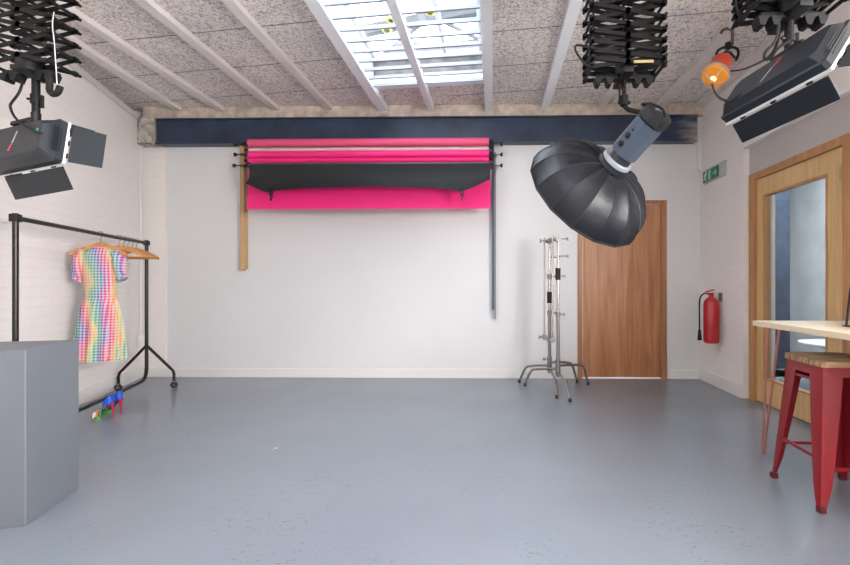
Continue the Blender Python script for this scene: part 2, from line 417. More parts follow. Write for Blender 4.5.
# unseen side window, added on the right to light the room evenly
w = MB()
for z in (.93, 1.65, RT - .03): w.b2(XR + .1, XR + .16, -1.8, 1.4, z - .03, z + .03)
for k in range(5): y = -1.77 + 3.14 * k / 4; w.b2(XR + .1, XR + .16, y - .025, y + .025, .9, RT)
struct(w.build('fill_window_1', M['skirt'], smooth=False))

# skirting
struct(MB().b2(-4.05, d0 - .003, YB - .018, YB, 0, .105, .004).build('baseboard_back', M['skirt'], smooth=False))
struct(MB().b2(d1 + .003, XR, YB - .018, YB, 0, .105, .004).build('baseboard_back_right', M['skirt'], smooth=False))
struct(skew_wall(-2.2, 5.03, 0, .125, 0, .02).build('baseboard_left', M['skirt'], smooth=False))
struct(MB().b2(XR - .02, XR, ye, YB, 0, .125, .004).build('baseboard_right', M['skirt'], smooth=False))

# ceiling with the rooflight opening (skewed), lengthened behind the camera to let in more light
sk = [(-1.225, -1.30), (-.095, -1.44), (-.095, 4.385), (-1.225, 4.50)]
X0, X1, Y0, Y1 = -5.0, 2.75, -2.6, 5.3
m = MB()
def slab(poly): m.prism([(x, y, ZC) for x, y in poly], (0, 0, .1))
slab([(X0, Y0), (X1, Y0), (X1, sk[1][1]), sk[1], sk[0], (X0, sk[0][1])])
slab([(X0, sk[0][1]), sk[0], sk[3], (X0, sk[3][1])])
slab([sk[1], (X1, sk[1][1]), (X1, sk[2][1]), sk[2]])
slab([(X0, sk[3][1]), sk[3], sk[2], (X1, sk[2][1]), (X1, Y1), (X0, Y1)])
struct(m.build('ceiling', M['ceil'], smooth=False))

# battens under the boards
k = 3
def batten(x0, x1, wd=.08, y1=4.955, mt='batten', y0=-2.3, dp=.045):
    global k
    m = MB(); m.prism([(x1 - wd / 2, y0, ZC - dp), (x1 + wd / 2, y0, ZC - dp), (x0 + wd / 2, y1, ZC - dp), (x0 - wd / 2, y1, ZC - dp)], (0, 0, dp + .002))
    struct(m.build('trim_%d' % k, M[mt], smooth=False)); k += 1
for px in (221, 276, 329): x = P(px, 109, 4.955).x; batten(x, x)
batten(-3.60, -3.42, .09, 4.955, 'batten', 3.1)
batten(-1.245, -1.28, .10, 4.955, 'skywhite', -2.3, .07)
batten(-.70, -.70, .065, 4.955, 'skywhite', -2.3, .075)
batten(-.045, -.045, .085, 4.955, 'skywhite', -2.3, .07)
for px in (545, 602, 660): x = P(px, 109, 4.955).x; batten(x, x, .09, 4.955, 'batten' if px != 545 else 'skywhite')
batten(XR - .05, XR - .05, .09)
# timber plate above the beam
struct(MB().b2(-4.0, XR, 4.955, 5.06, 2.97, ZC + .001).build('trim_%d' % k, M['wallplate'], smooth=False)); k += 1
# rooflight: upstand, glazing, bars
m = MB()
for a, b in ((0, 1), (1, 2), (2, 3), (3, 0)):
    p, q = Vector((*sk[a], 0)), Vector((*sk[b], 0)); n = (q - p).cross(Vector((0, 0, 1))).normalized()
    poly = [p - n * .006, q - n * .006, q + n * .05, p + n * .05]
    m.prism([(v.x, v.y, ZC - .002) for v in poly], (0, 0, .30))
struct(m.build('trim_%d' % k, M['skywhite'], smooth=False)); k += 1

def skp(u, v, z):
    a = Vector((*sk[0], 0)).lerp(Vector((*sk[1], 0)), u); b = Vector((*sk[3], 0)).lerp(Vector((*sk[2], 0)), u)
    p = a.lerp(b, v); p.z = z; return p
rl = thing('rooflight', 'white barred rooflight glowing with daylight in the rough ceiling', 'skylight', (-.66, 3.3, ZC))
m = MB()
for i in range(36):
    v = (4.40 - .16 * i + 1.30) / 5.8
    if v > 0.02:
        o = MB().bar(skp(0, v, 3.075), skp(1, v, 3.075), .03, .020, (0, 0, 1)).build('bar', M['barpaint'], rl)
m = MB()
for u in (0, .333, .666, 1): m.bar(skp(min(max(u, .02), .98), 0, 3.375), skp(min(max(u, .02), .98), 1, 3.375), .03, .04)
m.bar(skp(0, .99, 3.375), skp(1, .99, 3.375), .03, .05); m.bar(skp(0, .01, 3.375), skp(1, .01, 3.375), .03, .05)
m.build('frame', M['skywhite'], rl)
MB().bar(skp(.01, .9955, 3.285), skp(.99, .9955, 3.285), .15, .012).build('dark_band', M['wallgrey'], rl)  # added strip standing in for the grey-brown roof structure beyond the glass
m = MB(); m.prism([skp(0, 0, 3.395), skp(1, 0, 3.395), skp(1, 1, 3.395), skp(0, 1, 3.395)], (0, 0, .006)); m.build('pane', M['roofglass'], rl)
# steel framing over the rooflight
rf = thing('roof_truss', 'grey steel bars crossing above the rooflight glass', 'roof frame', (-.6, 4.2, 3.45))
def up(px, py, z):
    cz = -(py - 285) / F; return P(px, py, (z - CH) / cz * 1.0)
def upp(px, py, z):
    Y = (z - CH) * F / (285 - py)
    for _ in range(4):
        p = P(px, py, Y); Y *= (z - CH) / (p.z - CH)
    return P(px, py, Y)
z = 3.6
MB().bar(upp(355, 33, z), upp(489, 7, z), .09, .07).build('beam', M['roofgrey'], rf)
MB().bar(upp(370, 63, z + .1), upp(489, 46, z + .1), .16, .08).build('beam', M['roofgrey'], rf)
MB().bar(upp(380, 57, z), upp(420, 25, z), .025, .025).build('rod', M['roofgrey'], rf)
MB().bar(upp(440, 20, z), upp(484, 42, z), .025, .025).build('rod', M['roofgrey'], rf)
MB().box(upp(415, 45, z - .04), (.42, .10, .03)).build('plate', M['steel'], rf)
for (x, y) in ((391, 20), (387, 30), (430, 12), (429, 34)):
    m = MB()
    for a in range(3): m.box(upp(x, y, 3.415), (.09, .03, .014), Euler((0, 0, a * 1.05)).to_matrix())
    tag(m.build('fallen_leaf', M['yellow']), {391: 'yellow leaf on the rooflight glass left of the middle bar, farthest up', 387: 'small yellow leaf just below the left leaf on the rooflight', 430: 'yellow leaf on the rooflight glass right of the middle bar', 429: 'lower yellow leaf right of the middle bar on the rooflight'}[x], 'leaf', 'yellow leaves on the rooflight')

# navy steel beam over the back wall
bx0, bx1 = P(157.5, 120, 4.96).x, P(697, 120, 4.96).x
m = MB(); m.b2(bx0, bx1, 4.955, 4.97, 2.675, 2.965); m.b2(bx0, bx1, 4.93, 5.0, 2.672, 2.686); m.b2(bx0, bx1, 4.93, 5.0, 2.952, 2.966)
m.b2(bx0, bx1, 4.97, YB + .01, 2.675, 2.965)
struct(m.build('trim_%d' % k, M['navy'], smooth=False)); k += 1
m = MB(); m.box((-3.96, 5.0, 2.83), (.17, .12, .30), None, .01)
bmesh.ops.subdivide_edges(m.bm, edges=m.bm.edges[:], cuts=5, use_grid_fill=True)
for v in m.bm.verts: v.co += Vector((random.uniform(-.012, .012), random.uniform(-.015, .01), random.uniform(-.01, .01)))
struct(m.build('trim_%d' % k, M['rough'])); k += 1

# ------------------------------------------------------------------ doors
door = MB().b2(d0 + .065, d1 - .065, YB + .012, YB + .055, .012, dz - .05).build('door_1', M['ply'], smooth=False); struct(door)
m = MB(); m.b2(d0, d0 + .055, YB - .012, YB + .1, 0, dz); m.b2(d1 - .062, d1, YB - .012, YB + .1, 0, dz); m.b2(d0 + .055, d1 - .062, YB - .012, YB + .1, dz - .045, dz)
m.build('door_frame', M['plyframe'], door, smooth=False)
MB().b2(d0 + .055, d1 - .062, YB - .0, YB + .011, 0, .011).build('threshold', M['skirt'], door, smooth=False)

# glazed oak door in the right wall
lx = xr2 + .01
ly0, ly1, lz1 = XZ(845.5, 200, lx).y, XZ(757, 200, lx).y, 2.035
gy0, gy1, gz0, gz1 = XZ(826.3, 200, lx).y, XZ(764.5, 200, lx).y, .235, 1.87
m = MB(); m.b2(lx, lx + .044, ly0, gy0, .01, lz1); m.b2(lx, lx + .044, gy1, ly1, .01, lz1); m.b2(lx, lx + .044, gy0, gy1, .01, gz0); m.b2(lx, lx + .044, gy0, gy1, gz1, lz1)
dr = struct(m.build('door_2', M['oak'], smooth=False))
m = MB(); e = .012
m.b2(lx - .004, lx + .05, gy0 - e, gy0 + .004, gz0 - e, gz1 + e); m.b2(lx - .004, lx + .05, gy1 - .004, gy1 + e, gz0 - e, gz1 + e)
m.b2(lx - .004, lx + .05, gy0, gy1, gz0 - e, gz0 + .004); m.b2(lx - .004, lx + .05, gy0, gy1, gz1 - .004, gz1 + e)
m.build('bead', M['oakdark'], dr, smooth=False)
MB().b2(lx + .018, lx + .026, gy0, gy1, gz0, gz1).build('pane', M['glass'], dr, smooth=False)
m = MB()
m.b2(xr2 - .015, xr2 + .1, ly1 + .003, dfy1, 0, dft); m.b2(xr2 - .015, xr2 + .1, dfy0, ly0 - .003, 0, dft); m.b2(xr2 - .015, xr2 + .1, ly0 - .003, ly1 + .003, lz1 + .003, dft)
m.build('door_frame', M['oakdark'], dr, smooth=False)
m = MB(); m.b2(lx - .02, lx + .001, ly0 + .003, ly0 + .03, 1.80, 1.90); m.build('hinge', M['brass'], dr)

# corridor behind the glass
struct(MB().b2(2.66, 4.4, 1.1, 8.3, 2.7, 2.8).build('ceiling_corridor', M['paint'], smooth=False))
struct(MB().b2(2.56, 2.66, 5.26, 8.3, 0, 2.7).build('wall_corridor_side', M['corr'], smooth=False))
m = MB(); m.b2(4.3, 4.4, 1.2, 8.2, 0, 2.7); m.b2(2.66, 4.4, 8.2, 8.3, 0, 2.7); m.b2(2.66, 4.4, 1.1, 1.2, 0, 2.7)
struct(m.build('wall_corridor', M['corr'], smooth=False))
struct(MB().b2(2.7, 4.4, 5.2, 8.3, -.1, 0).build('floor_corridor', M['floor'], smooth=False))
tag(MB().b2(P(776, 300, 5.7).x, P(790, 300, 5.7).x, 5.70, 5.78, 0, 2.5).build('blue_panel', M['corrblue'], smooth=False), 'dark mottled blue upright panel seen through the glazed door', 'panel')
tag(MB().b2(P(766, 300, 5.65).x, P(775.3, 300, 5.65).x, 5.65, 5.72, 0, 2.5).build('white_post', M['skirt'], smooth=False), 'white upright post beside the blue panel behind the door glass', 'post')
tb = thing('round_table', 'pale round table seen low through the door glass', 'table', (3.45, 4.45, 0))
MB().lathe((3.45, 4.45, .46), (0, 0, 1), [(0, .32), (.012, .34), (.03, .34)], 40).build('tabletop', M['corr'], tb)
MB().cyl((3.45, 4.45, .02), (3.45, 4.45, .46), .03).build('pedestal', M['steel'], tb)
MB().lathe((3.45, 4.45, 0), (0, 0, 1), [(0, .22), (.02, .22), (.03, .03)], 30).build('base', M['steel'], tb)

# ------------------------------------------------------------------ wall fittings
cx = P(139.3, 200, 4.98)
def lwp(Y, t, z): return Vector((lw(Y), Y, z)) + LWN * t
cd = thing('conduit', 'thin painted conduit running down the left corner to a white socket', 'conduit', lwp(4.9, .012, 1.1))
MB().tube([lwp(4.99, .012, 2.93), lwp(4.99, .012, .50)], .011).build('pipe', M['skirt'], cd)
MB().box(lwp(4.97, .03, .43), (.05, .10, .15), Euler((0, 0, math.atan(.336))).to_matrix(), .006).build('socket_box', M['skirt'], cd)
pt = MB().b2(XR - .045, XR - .002, YB - .04, YB - .0, P(700, 171, YB).z, 2.99)
tag(pt.build('trunking', M['skirt'], smooth=False), 'short white vertical trunking in the back right corner', 'trunking')

# exit sign
sy0, sy1, sz0, sz1 = 4.60, 4.93, 2.195, 2.315
es = thing('exit_sign', 'small green and white running man exit sign on right wall', 'sign', (XR, 4.75, 2.27))
MB().b2(XR - .022, XR, sy0 - .11, sy1 + .01, sz0 - .012, sz1 + .02, .004).build('backplate', M['signplate'], es, smooth=False)
MB().b2(XR - .030, XR - .0225, sy0, sy1, sz0, sz1, .001).build('green_panel', M['signgreen'], es, smooth=False)
X = XR - .032
def onsign(y, z): return (X, sy1 - y, sz0 + z)       # y from the far end towards us
m = MB()
m.cyl((X + .0005, sy1 - .075, sz0 + .108), (X - .0008, sy1 - .075, sz0 + .108), .012, seg=12)
def limb(pts, wd):
    for a, b in zip(pts, pts[1:]): m.bar(onsign(*a), onsign(*b), wd, .0012, (1, 0, 0)) if False else m.ring_loft([[Vector(onsign(*a)) + Vector((t, dy, dz_)) for t, dy, dz_ in q] for a in (a, b) for q in [[(.0006, -wd / 2, -wd / 3), (.0006, wd / 2, wd / 3), (-.0006, wd / 2, wd / 3), (-.0006, -wd / 2, -wd / 3)]]])
limb([(.068, .095), (.055, .055)], .022); limb([(.055, .055), (.075, .035), (.070, .012)], .012); limb([(.055, .055), (.035, .035), (.018, .032)], .012)
limb([(.066, .09), (.090, .075), (.098, .085)], .009); limb([(.064, .088), (.042, .085), (.032, .068)], .009)
m.build('running_man', M['signwhite'], es, smooth=False)
m = MB(); m.b2(X - .001, X + .001, sy1 - .175, sy1 - .125, sz0 + .012, sz1 - .012); m.build('doorway_mark', M['signlight'], es, smooth=False)
m = MB(); yy = sy1 - .285; zz = (sz0 + sz1) / 2
m.b2(X - .001, X + .001, yy + .0, yy + .06, zz - .008, zz + .008); m.prism([(X - .001, yy - .022, zz), (X - .001, yy + .012, zz + .036), (X - .001, yy + .012, zz - .036)], (.002, 0, 0))
m.build('arrow', M['signlight'], es, smooth=False)

# fire extinguisher
ex = Vector((XR - .10, 4.60, .47))
fe = thing('fire_extinguisher', 'red fire extinguisher with side hose hung low on right wall', 'fire extinguisher', ex)
MB().lathe(ex, (0, 0, 1), [(0, .060), (.012, .072), (.03, .075), (.40, .075), (.435, .068), (.462, .045), (.475, .026), (.49, .022)], 24).build('cylinder', M['ext'], fe)
m = MB(); m.cyl(ex + Vector((0, 0, .485)), ex + Vector((0, 0, .52)), .024, .02); m.box(ex + Vector((-.015, 0, .54)), (.09, .03, .012), Euler((0, -.25, 0)).to_matrix(), .003); m.box(ex + Vector((-.015, 0, .517)), (.08, .026, .010), None, .003)
m.build('valve', M['ext'], fe)
MB().tube([ex + Vector(v) for v in ((-.01, .0, .50), (-.05, .04, .52), (-.085, .07, .47), (-.088, .075, .38), (-.085, .075, .12))], .008, 8, 2).build('hose', M['black'], fe)
MB().cyl(ex + Vector((-.085, .075, .13)), ex + Vector((-.085, .075, .02)), .014, .022).build('nozzle', M['black'], fe)
MB().b2(XR - .012, XR, 4.57, 4.63, .90, .99).build('bracket', M['steel'], fe)

# ------------------------------------------------------------------ backdrop rolls
Yk = 4.80
bl, br = P(252, 160, Yk).x, P(489, 160, Yk).x
def zz_(py): return P(370, py, Yk).z
def roll(name, label, y0, y1, mt, Y, core='steel'):
    s = (Y / Yk)
    zc = P(370, (y0 + y1) / 2, Y).z; r = abs(P(370, y0, Y).z - P(370, y1, Y).z) / 2
    x0, x1 = P(249, 160, Y).x, P(489, 160, Y).x
    t = thing(name, label, 'paper roll', ((x0 + x1) / 2, Y, zc), group=None)
    MB().lathe((x0, Y, zc), (1, 0, 0), [(0, r * .96), (.01, r), (x1 - x0 - .01, r), (x1 - x0, r * .96)], 24).build('paper', M[mt], t)
    MB().cyl((x0 - .05, Y, zc), (x0 + .01, Y, zc), r * .45).build('core_end', M['black'], t)
    MB().cyl((x1 - .01, Y, zc), (x1 + .045, Y, zc), r * .45).build('core_end', M['black'], t)
    return t, x0, x1, zc, r
roll('backdrop_roll', 'dusty pink paper backdrop roll, topmost on the back wall brackets', 138.5, 146.5, 'pink2', 4.86)
roll('backdrop_roll', 'pale pinkish white paper roll under the topmost pink roll', 147.2, 151.2, 'palepink', 4.90)
roll('backdrop_roll', 'hot pink paper roll right above the grey roll', 150.8, 157.5, 'pink', 4.74)
t, x0, x1, zc, r = roll('backdrop_roll', 'bright pink paper roll whose sheet hangs lowest', 156.5, 163.0, 'pink', 4.78)
# pink sheet hanging from it (behind the charcoal one)
def sheet(xs, ztop, zbot, yf, mt, name, par, th=.003):
    m = MB(); nv = 10
    rows = []
    for sgn in (0, 1):
        g = []
        for i, x in enumerate(xs):
            g.append([m.bm.verts.new((x, yf(x, j / nv) + sgn * th, ztop + (zbot(x) - ztop) * j / nv)) for j in range(nv + 1)])
        rows.append(g)
    A, B = rows; n = len(xs)
    for i in range(n - 1):
        for j in range(nv):
            m.bm.faces.new((A[i][j], A[i + 1][j], A[i + 1][j + 1], A[i][j + 1])); m.bm.faces.new((B[i][j], B[i][j + 1], B[i + 1][j + 1], B[i + 1][j]))
    for i in range(n - 1):
        m.bm.faces.new((A[i][0], B[i][0], B[i + 1][0], A[i + 1][0])); m.bm.faces.new((A[i][nv], A[i + 1][nv], B[i + 1][nv], B[i][nv]))
    for j in range(nv):
        m.bm.faces.new((A[0][j], A[0][j + 1], B[0][j + 1], B[0][j])); m.bm.faces.new((A[-1][j], B[-1][j], B[-1][j + 1], A[-1][j + 1]))
    return m.build(name, M[mt], par)
xa, xb = P(247.5, 200, 4.78).x, P(490.5, 200, 4.78).x
xs = [xa + (xb - xa) * i / 60 for i in range(61)]
zb = P(300, 209.7, 4.78).z
sheet(xs, zc, lambda x: zb + .012 * math.sin((x - xa) / (xb - xa) * PI), lambda x, v: 4.80 - .035 * v * v, 'pink', 'hanging_sheet', t)
MB().b2(xa, xb, 4.762, 4.768, zb - .001, zb + .012).build('bottom_rail', M['pink2'], t)
t, x0, x1, zc, r = roll('backdrop_roll', 'dark grey paper roll with a sagging charcoal sheet clipped up', 162.6, 168.0, 'charroll', 4.66)
Yc = 4.66
key = [(252, 186), (260, 189.5), (271, 194.5), (285, 192.3), (310, 190.5), (370, 189), (430, 190), (452, 191.8), (462, 194), (475, 189), (490, 182)]
def kz(px):
    for (a, u), (b, v) in zip(key, key[1:]):
        if a <= px <= b: return u + (v - u) * (px - a) / (b - a)
    return key[0][1] if px < 252 else key[-1][1]
x0c, x1c = P(251, 180, Yc).x, P(490, 180, Yc).x
xs = [x0c + (x1c - x0c) * i / 80 for i in range(81)]
pxo = lambda x: 251 + 239 * (x - x0c) / (x1c - x0c)
sheet(xs, zc - .0, lambda x: P(pxo(x), kz(pxo(x)), Yc).z, lambda x, v: Yc - .052 + .03 * math.sin(v * PI) - .06 * v ** 3, 'char', 'hanging_sheet', t)
for px in (271, 462):
    p = P(px, 194, Yc - .11)
    c = thing('spring_clamp', 'black spring clamp gripping the %s corner of the charcoal sheet' % ('left' if px == 271 else 'right'), 'clamp', p, group='clamps on the charcoal sheet')
    m = MB(); m.box(p + Vector((-.008, 0, .03)), (.012, .02, .07), Euler((0, .2, 0)).to_matrix(), .003); m.box(p + Vector((.010, 0, .03)), (.012, .02, .07), Euler((0, -.2, 0)).to_matrix(), .003); m.build('jaw', M['black'], c)
    m = MB(); m.box(p + Vector((-.003, 0, -.035)), (.012, .02, .075), Euler((0, -.12, 0)).to_matrix(), .003); m.box(p + Vector((.012, 0, -.02)), (.010, .02, .05), Euler((0, -.5, 0)).to_matrix(), .003); m.build('handle', M['black'], c)
# wooden upright with three bracket hooks (left) and steel pole (right)
xl = P(241.5, 200, 4.97).x
up_ = thing('wooden_upright', 'pair of pine battens on the wall at left end of rolls', 'batten', (xl, 5.0, 1.2))
m = MB(); zt, zl = P(241, 142, 4.97).z, P(241, 270.5, 4.97).z
m.b2(xl - .027, xl - .002, 4.985, YB - .001, zl, zt); m.build('batten', M['pine'], up_, smooth=False)
m = MB(); m.b2(xl + .002, xl + .025, 4.975, YB - .001, zl + .02, zt); m.build('batten', M['pine'], up_, smooth=False)
xr_ = P(493.8, 200, 4.97).x; zt2, zl2 = P(494, 143, 4.97).z, P(494, 319, 4.97).z
pole = thing('steel_upright', 'thin grey steel channel on the wall at right end of rolls', 'upright', (xr_, 5.0, .8))
MB().b2(xr_ - .022, xr_ + .004, 5.0, YB - .001, zl2 + .1, zt2).build('channel', M['strobe'], pole, smooth=False)
MB().b2(xr_ + .005, xr_ + .024, 4.985, YB - .001, zl2, zt2 - .1).build('rail', M['steel'], pole, smooth=False)
for n, py in enumerate((144.5, 154.5, 165.5)):
    for side in (0, 1):
        if side and n == 0: pass
        nm = ('top', 'middle', 'lowest')[n] + (' left' if not side else ' right')
        pxk = (236 - (n == 2) * 1) if not side else 501
        p0 = P(241 if not side else 493, py, 4.95)
        h = thing('roller_hook', 'black expander hook with round knob, %s of the roll brackets' % nm, 'bracket', p0, group='backdrop roll brackets')
        Yr = (4.88, 4.76, 4.66)[n]
        m = MB(); e = P(250 if not side else 490.5, py, Yr)
        m.tube([p0 + Vector((0, .035, 0)), p0, e], .013, 8); m.cyl(e + Vector((0, -.02, 0)), e + Vector((0, .03, 0)), .03, seg=16)
        m.build('hook', M['black'], h)
        kb = P(pxk, py, 4.95)
        MB().cyl(p0, kb, .006, seg=8).build('spindle', M['steel' if side else 'black'], h)
        s_ = -1 if not side else 1
        MB().lathe(kb - Vector((s_ * .012, 0, 0)), (s_, 0, 0), [(0, .008), (.01, .018), (.022, .024), (.03, .022)], 14).build('knob', M['black'], h)

# ------------------------------------------------------------------ C-stands
def cstand(label, c, legs, sleeve, arm_px, upx):
    t = thing('light_stand', label, 'light stand', (c[0], c[1], 0), group='chrome turtle base stands')
    c = Vector((c[0], c[1], 0))
    for i, (lx_, ly_) in enumerate(legs):
        e = Vector((lx_, ly_, 0)); d = (e - c); dn = d.normalized(); h = .19 + .035 * i
        MB().tube([c + Vector((0, 0, h)), c + dn * .06 + Vector((0, 0, h)), e - dn * .11 + Vector((0, 0, h - .03)), e - dn * .07 + Vector((0, 0, h - .06)), e + Vector((0, 0, .022))], .0125, 10, 1).build('leg', M['chrome'], t)
        MB().cyl(e + Vector((0, 0, .0)), e + Vector((0, 0, .035)), .016, .014, 10).build('foot', M['foot'], t)
    m = MB()
    for i in range(3): m.cyl(c + Vector((0, 0, .17 + .035 * i)), c + Vector((0, 0, .20 + .035 * i)), .026)
    m.build('leg_collar', M['dullsteel'], t)
    MB().cyl(c + Vector((0, 0, .15)), c + Vector((0, 0, .78)), .0175).build('lower_column', M['dullsteel'], t)
    MB().cyl(c + Vector((0, 0, .78)), c + Vector((0, 0, 1.16)), .0145).build('middle_column', M['chrome'], t)
    MB().cyl(c + Vector((0, 0, 1.16)), c + Vector((0, 0, 1.54)), .011).build('upper_column', M['chrome'], t)
    for z in (.30, .78, 1.16):
        o = MB().cyl(c + Vector((0, 0, z - .025)), c + Vector((0, 0, z + .025)), .025).build('lock_collar', M['dullsteel'], t)
        s = -1 if z == .30 else 1
        m = MB(); m.cyl(c + Vector((0, 0, z)), c + Vector((s * .05, -.03, z)), .005, seg=8); m.box(c + Vector((s * .06, -.03, z)), (.03, .012, .028), None, .004); m.build('lock_knob', M['steel'], o)
    MB().cyl(c + Vector((0, 0, sleeve - .06)), c + Vector((0, 0, sleeve + .06)), .026).build('sleeve', M['black'], t)
    # grip head and folded arm
    m = MB(); hz = 1.53
    m.cyl(c + Vector((0, -.05, hz)), c + Vector((0, .03, hz)), .030); m.cyl(c + Vector((-.03, -.03, hz)), c + Vector((.03, -.03, hz)), .018)
    g = m.build('grip_head', M['dullsteel'], t)
    s = 1 if upx > 0 else -1
    m = MB(); m.cyl(c + Vector((0, -.03, hz)), c + Vector((s * .085, -.03, hz)), .006, seg=8); m.box(c + Vector((s * .095, -.03, hz)), (.02, .012, .04), None, .004); m.build('knob', M['steel'], g)
    ax = P(arm_px, 300, c.y - .05).x
    MB().cyl((ax, c.y - .05, .50), (ax, c.y - .05, 1.56), .0085, seg=10).build('grip_arm', M['chrome'], t)
    m = MB(); m.cyl((ax, c.y - .08, .53), (ax, c.y - .01, .53), .028); m.cyl((ax - .05, c.y - .05, .53), (ax + .03, c.y - .05, .53), .008); m.cyl((ax - .06, c.y - .05, .53), (ax - .045, c.y - .05, .53), .018)
    m.build('arm_grip_head', M['dullsteel'], t)
    m = MB(); m.cyl((ax, c.y - .05, 1.52), (c.x, c.y - .03, 1.52), .014); m.build('arm_joint', M['dullsteel'], t)
    m = MB(); m.cyl(c + Vector((0, 0, 1.36)), c + Vector((.085 , -.02, 1.36)), .006, seg=8); m.box(c + Vector((.095, -.02, 1.36)), (.022, .014, .035), None, .004); m.build('side_knob', M['steel'], t)
def gp(px, py): p = G(px, py); return (p.x, p.y)
cstand('chrome wheelless stand nearer the door, black sleeve higher up its column', (P(558, 300, 4.42).x, 4.42), [gp(570, 402), gp(525, 386), gp(588, 385)], 1.18, 552.5, 1)
cstand('chrome stand on the left of the pair, black sleeve halfway up', (P(549.5, 300, 4.62).x, 4.62), [gp(557, 398.5), gp(519.5, 382.5), gp(577, 382.5)], .94, 544.5, -1)

# ------------------------------------------------------------------ pantographs
def pantograph(label, c, w, zb, spac, rz=0., dep=.16):
    x, y = c
    t = thing('pantograph', label, 'pantograph', (x, y, zb), rz, 'ceiling pantographs')
    z = 0.; n = 0
    top = ZC - .09 - zb
    hs = []
    while z < top - .03:
        h = spac(n); h = min(h, top - z); hs.append((z, h)); z += h; n += 1
    first = None
    for yy in (-dep / 2, dep / 2):
        for i, (z, h) in enumerate(hs):
            for s in (-1, 1):
                e = .006 * s
                m = MB().bar((-w / 2 * s, yy + e, z), (w / 2 * s, yy + e, z + h), .0195, .006)
                for q in ((-w / 2 * s, z), (w / 2 * s, z + h), (0, z + h / 2)): m.cyl((q[0], yy - .009, q[1]), (q[0], yy + .009, q[1]), .0135, seg=10)
                m.build('scissor_arm', M['arm'], t, world=False)
    # second, half-offset lattice gives the double diamonds of the real thing
    for i, (z, h) in enumerate(hs):
        for xx in (-w / 2, w / 2):
            m = MB().cyl((xx, -dep / 2 - .03, z), (xx, dep / 2 + .03, z), .008, seg=8)
            m.cyl((xx + math.copysign(.012, xx), -dep / 2, z), (xx + math.copysign(.0, xx), -dep / 2, z), .012, seg=8)
            m.build('cross_tube', M['black'], t, world=False)
        MB().cyl((0, -dep / 2, z + h / 2), (0, dep / 2, z + h / 2), .008, seg=8).build('cross_tube', M['black'], t, world=False)
    for i, (z, h) in enumerate(hs):
        if i % 2 == 0:
            MB().bar((-w * .02, 0, z), (w * .5, 0, z + h), .02, .006).build('scissor_arm', M['arm'], t, world=False)
            MB().bar((w * .02, .01, z), (-w * .5, .01, z + h), .02, .006).build('scissor_arm', M['arm'], t, world=False)
    m = MB(); m.box((0, 0, -.028), (w * .78, .05, .022), None, .003); m.box((0, 0, -.028), (.05, dep + .04, .024), None, .003)
    for xx in (-w * .36, -w * .2, w * .2, w * .36): m.prism([(xx - .022, -.03, -.035), (xx + .02, -.03, -.035), (xx + .004, -.03, -.072), (xx - .014, -.03, -.068)], (0, .05, 0))
    m.cyl((0, -.02, -.025), (0, -.02, .05), .045)
    m.build('bottom_bracket', M['black'], t, world=False)
    m = MB(); m.box((0, 0, ZC - zb - .065), (w * .9, dep + .06, .03), None, .003); m.box((0, 0, ZC - zb - .025), (.06, .6, .05)); m.build('ceiling_carriage', M['black'], t, world=False)
    return t

# left pantograph
LX, LY = P(32, 100, 2.15).x, 2.15
LZ = P(35, 72.5, LY).z
pantograph('black scissor pantograph hanging at far left above the clothes rail', (LX, LY), .32, LZ + .02, lambda n: .073, dep=.12)
MX, MY = P(623, 100, 2.25).x, 2.25
MZ = P(623, 73, MY).z
pantograph('black scissor pantograph carrying the round softbox near the middle', (MX, MY), .352, MZ, lambda n: [.034, .038, .045, .052, .060, .066, .070][min(n, 6)] * 1.02)
RX, RY = P(789, 100, 1.76).x, 1.76
RZ = P(789, 11, RY).z
pantograph('black scissor pantograph at upper right, mostly above the picture edge', (RX, RY), .32, RZ, lambda n: .033 if n < 3 else .06)
# orange-brown tag on the middle one, hook and small cord on the left one
m = MB().box(P(643.5, 61.5, MY - .10), (.095, .004, .013), Euler((0, -.02, 0)).to_matrix()); tag(m.build('name_tag', M['brass']), 'small brass coloured strip on the middle pantograph', 'tag')
hk = thing('cable_hook', 'thick black hook at the foot of the left pantograph', 'hook', P(50, 95, LY))
MB().tube([P(48, 76, LY - .03), P(50, 82, LY - .03), P(49, 90, LY - .03), P(52, 95, LY - .03), P(58, 93, LY - .03), P(60.5, 86, LY - .03)], .014, 10, 2).build('hook', M['black'], hk)
tag(MB().tube([P(54, 12, LY - .14), P(52, 25, LY - .14), P(54, 38, LY - .14), P(55, 52, LY - .14), P(56, 66, LY - .14), P(57, 84, LY - .13)], .0022, 6, 2).build('pull_cord', M['signplate']), 'thin pale cord hanging down the front of the left pantograph', 'cord')

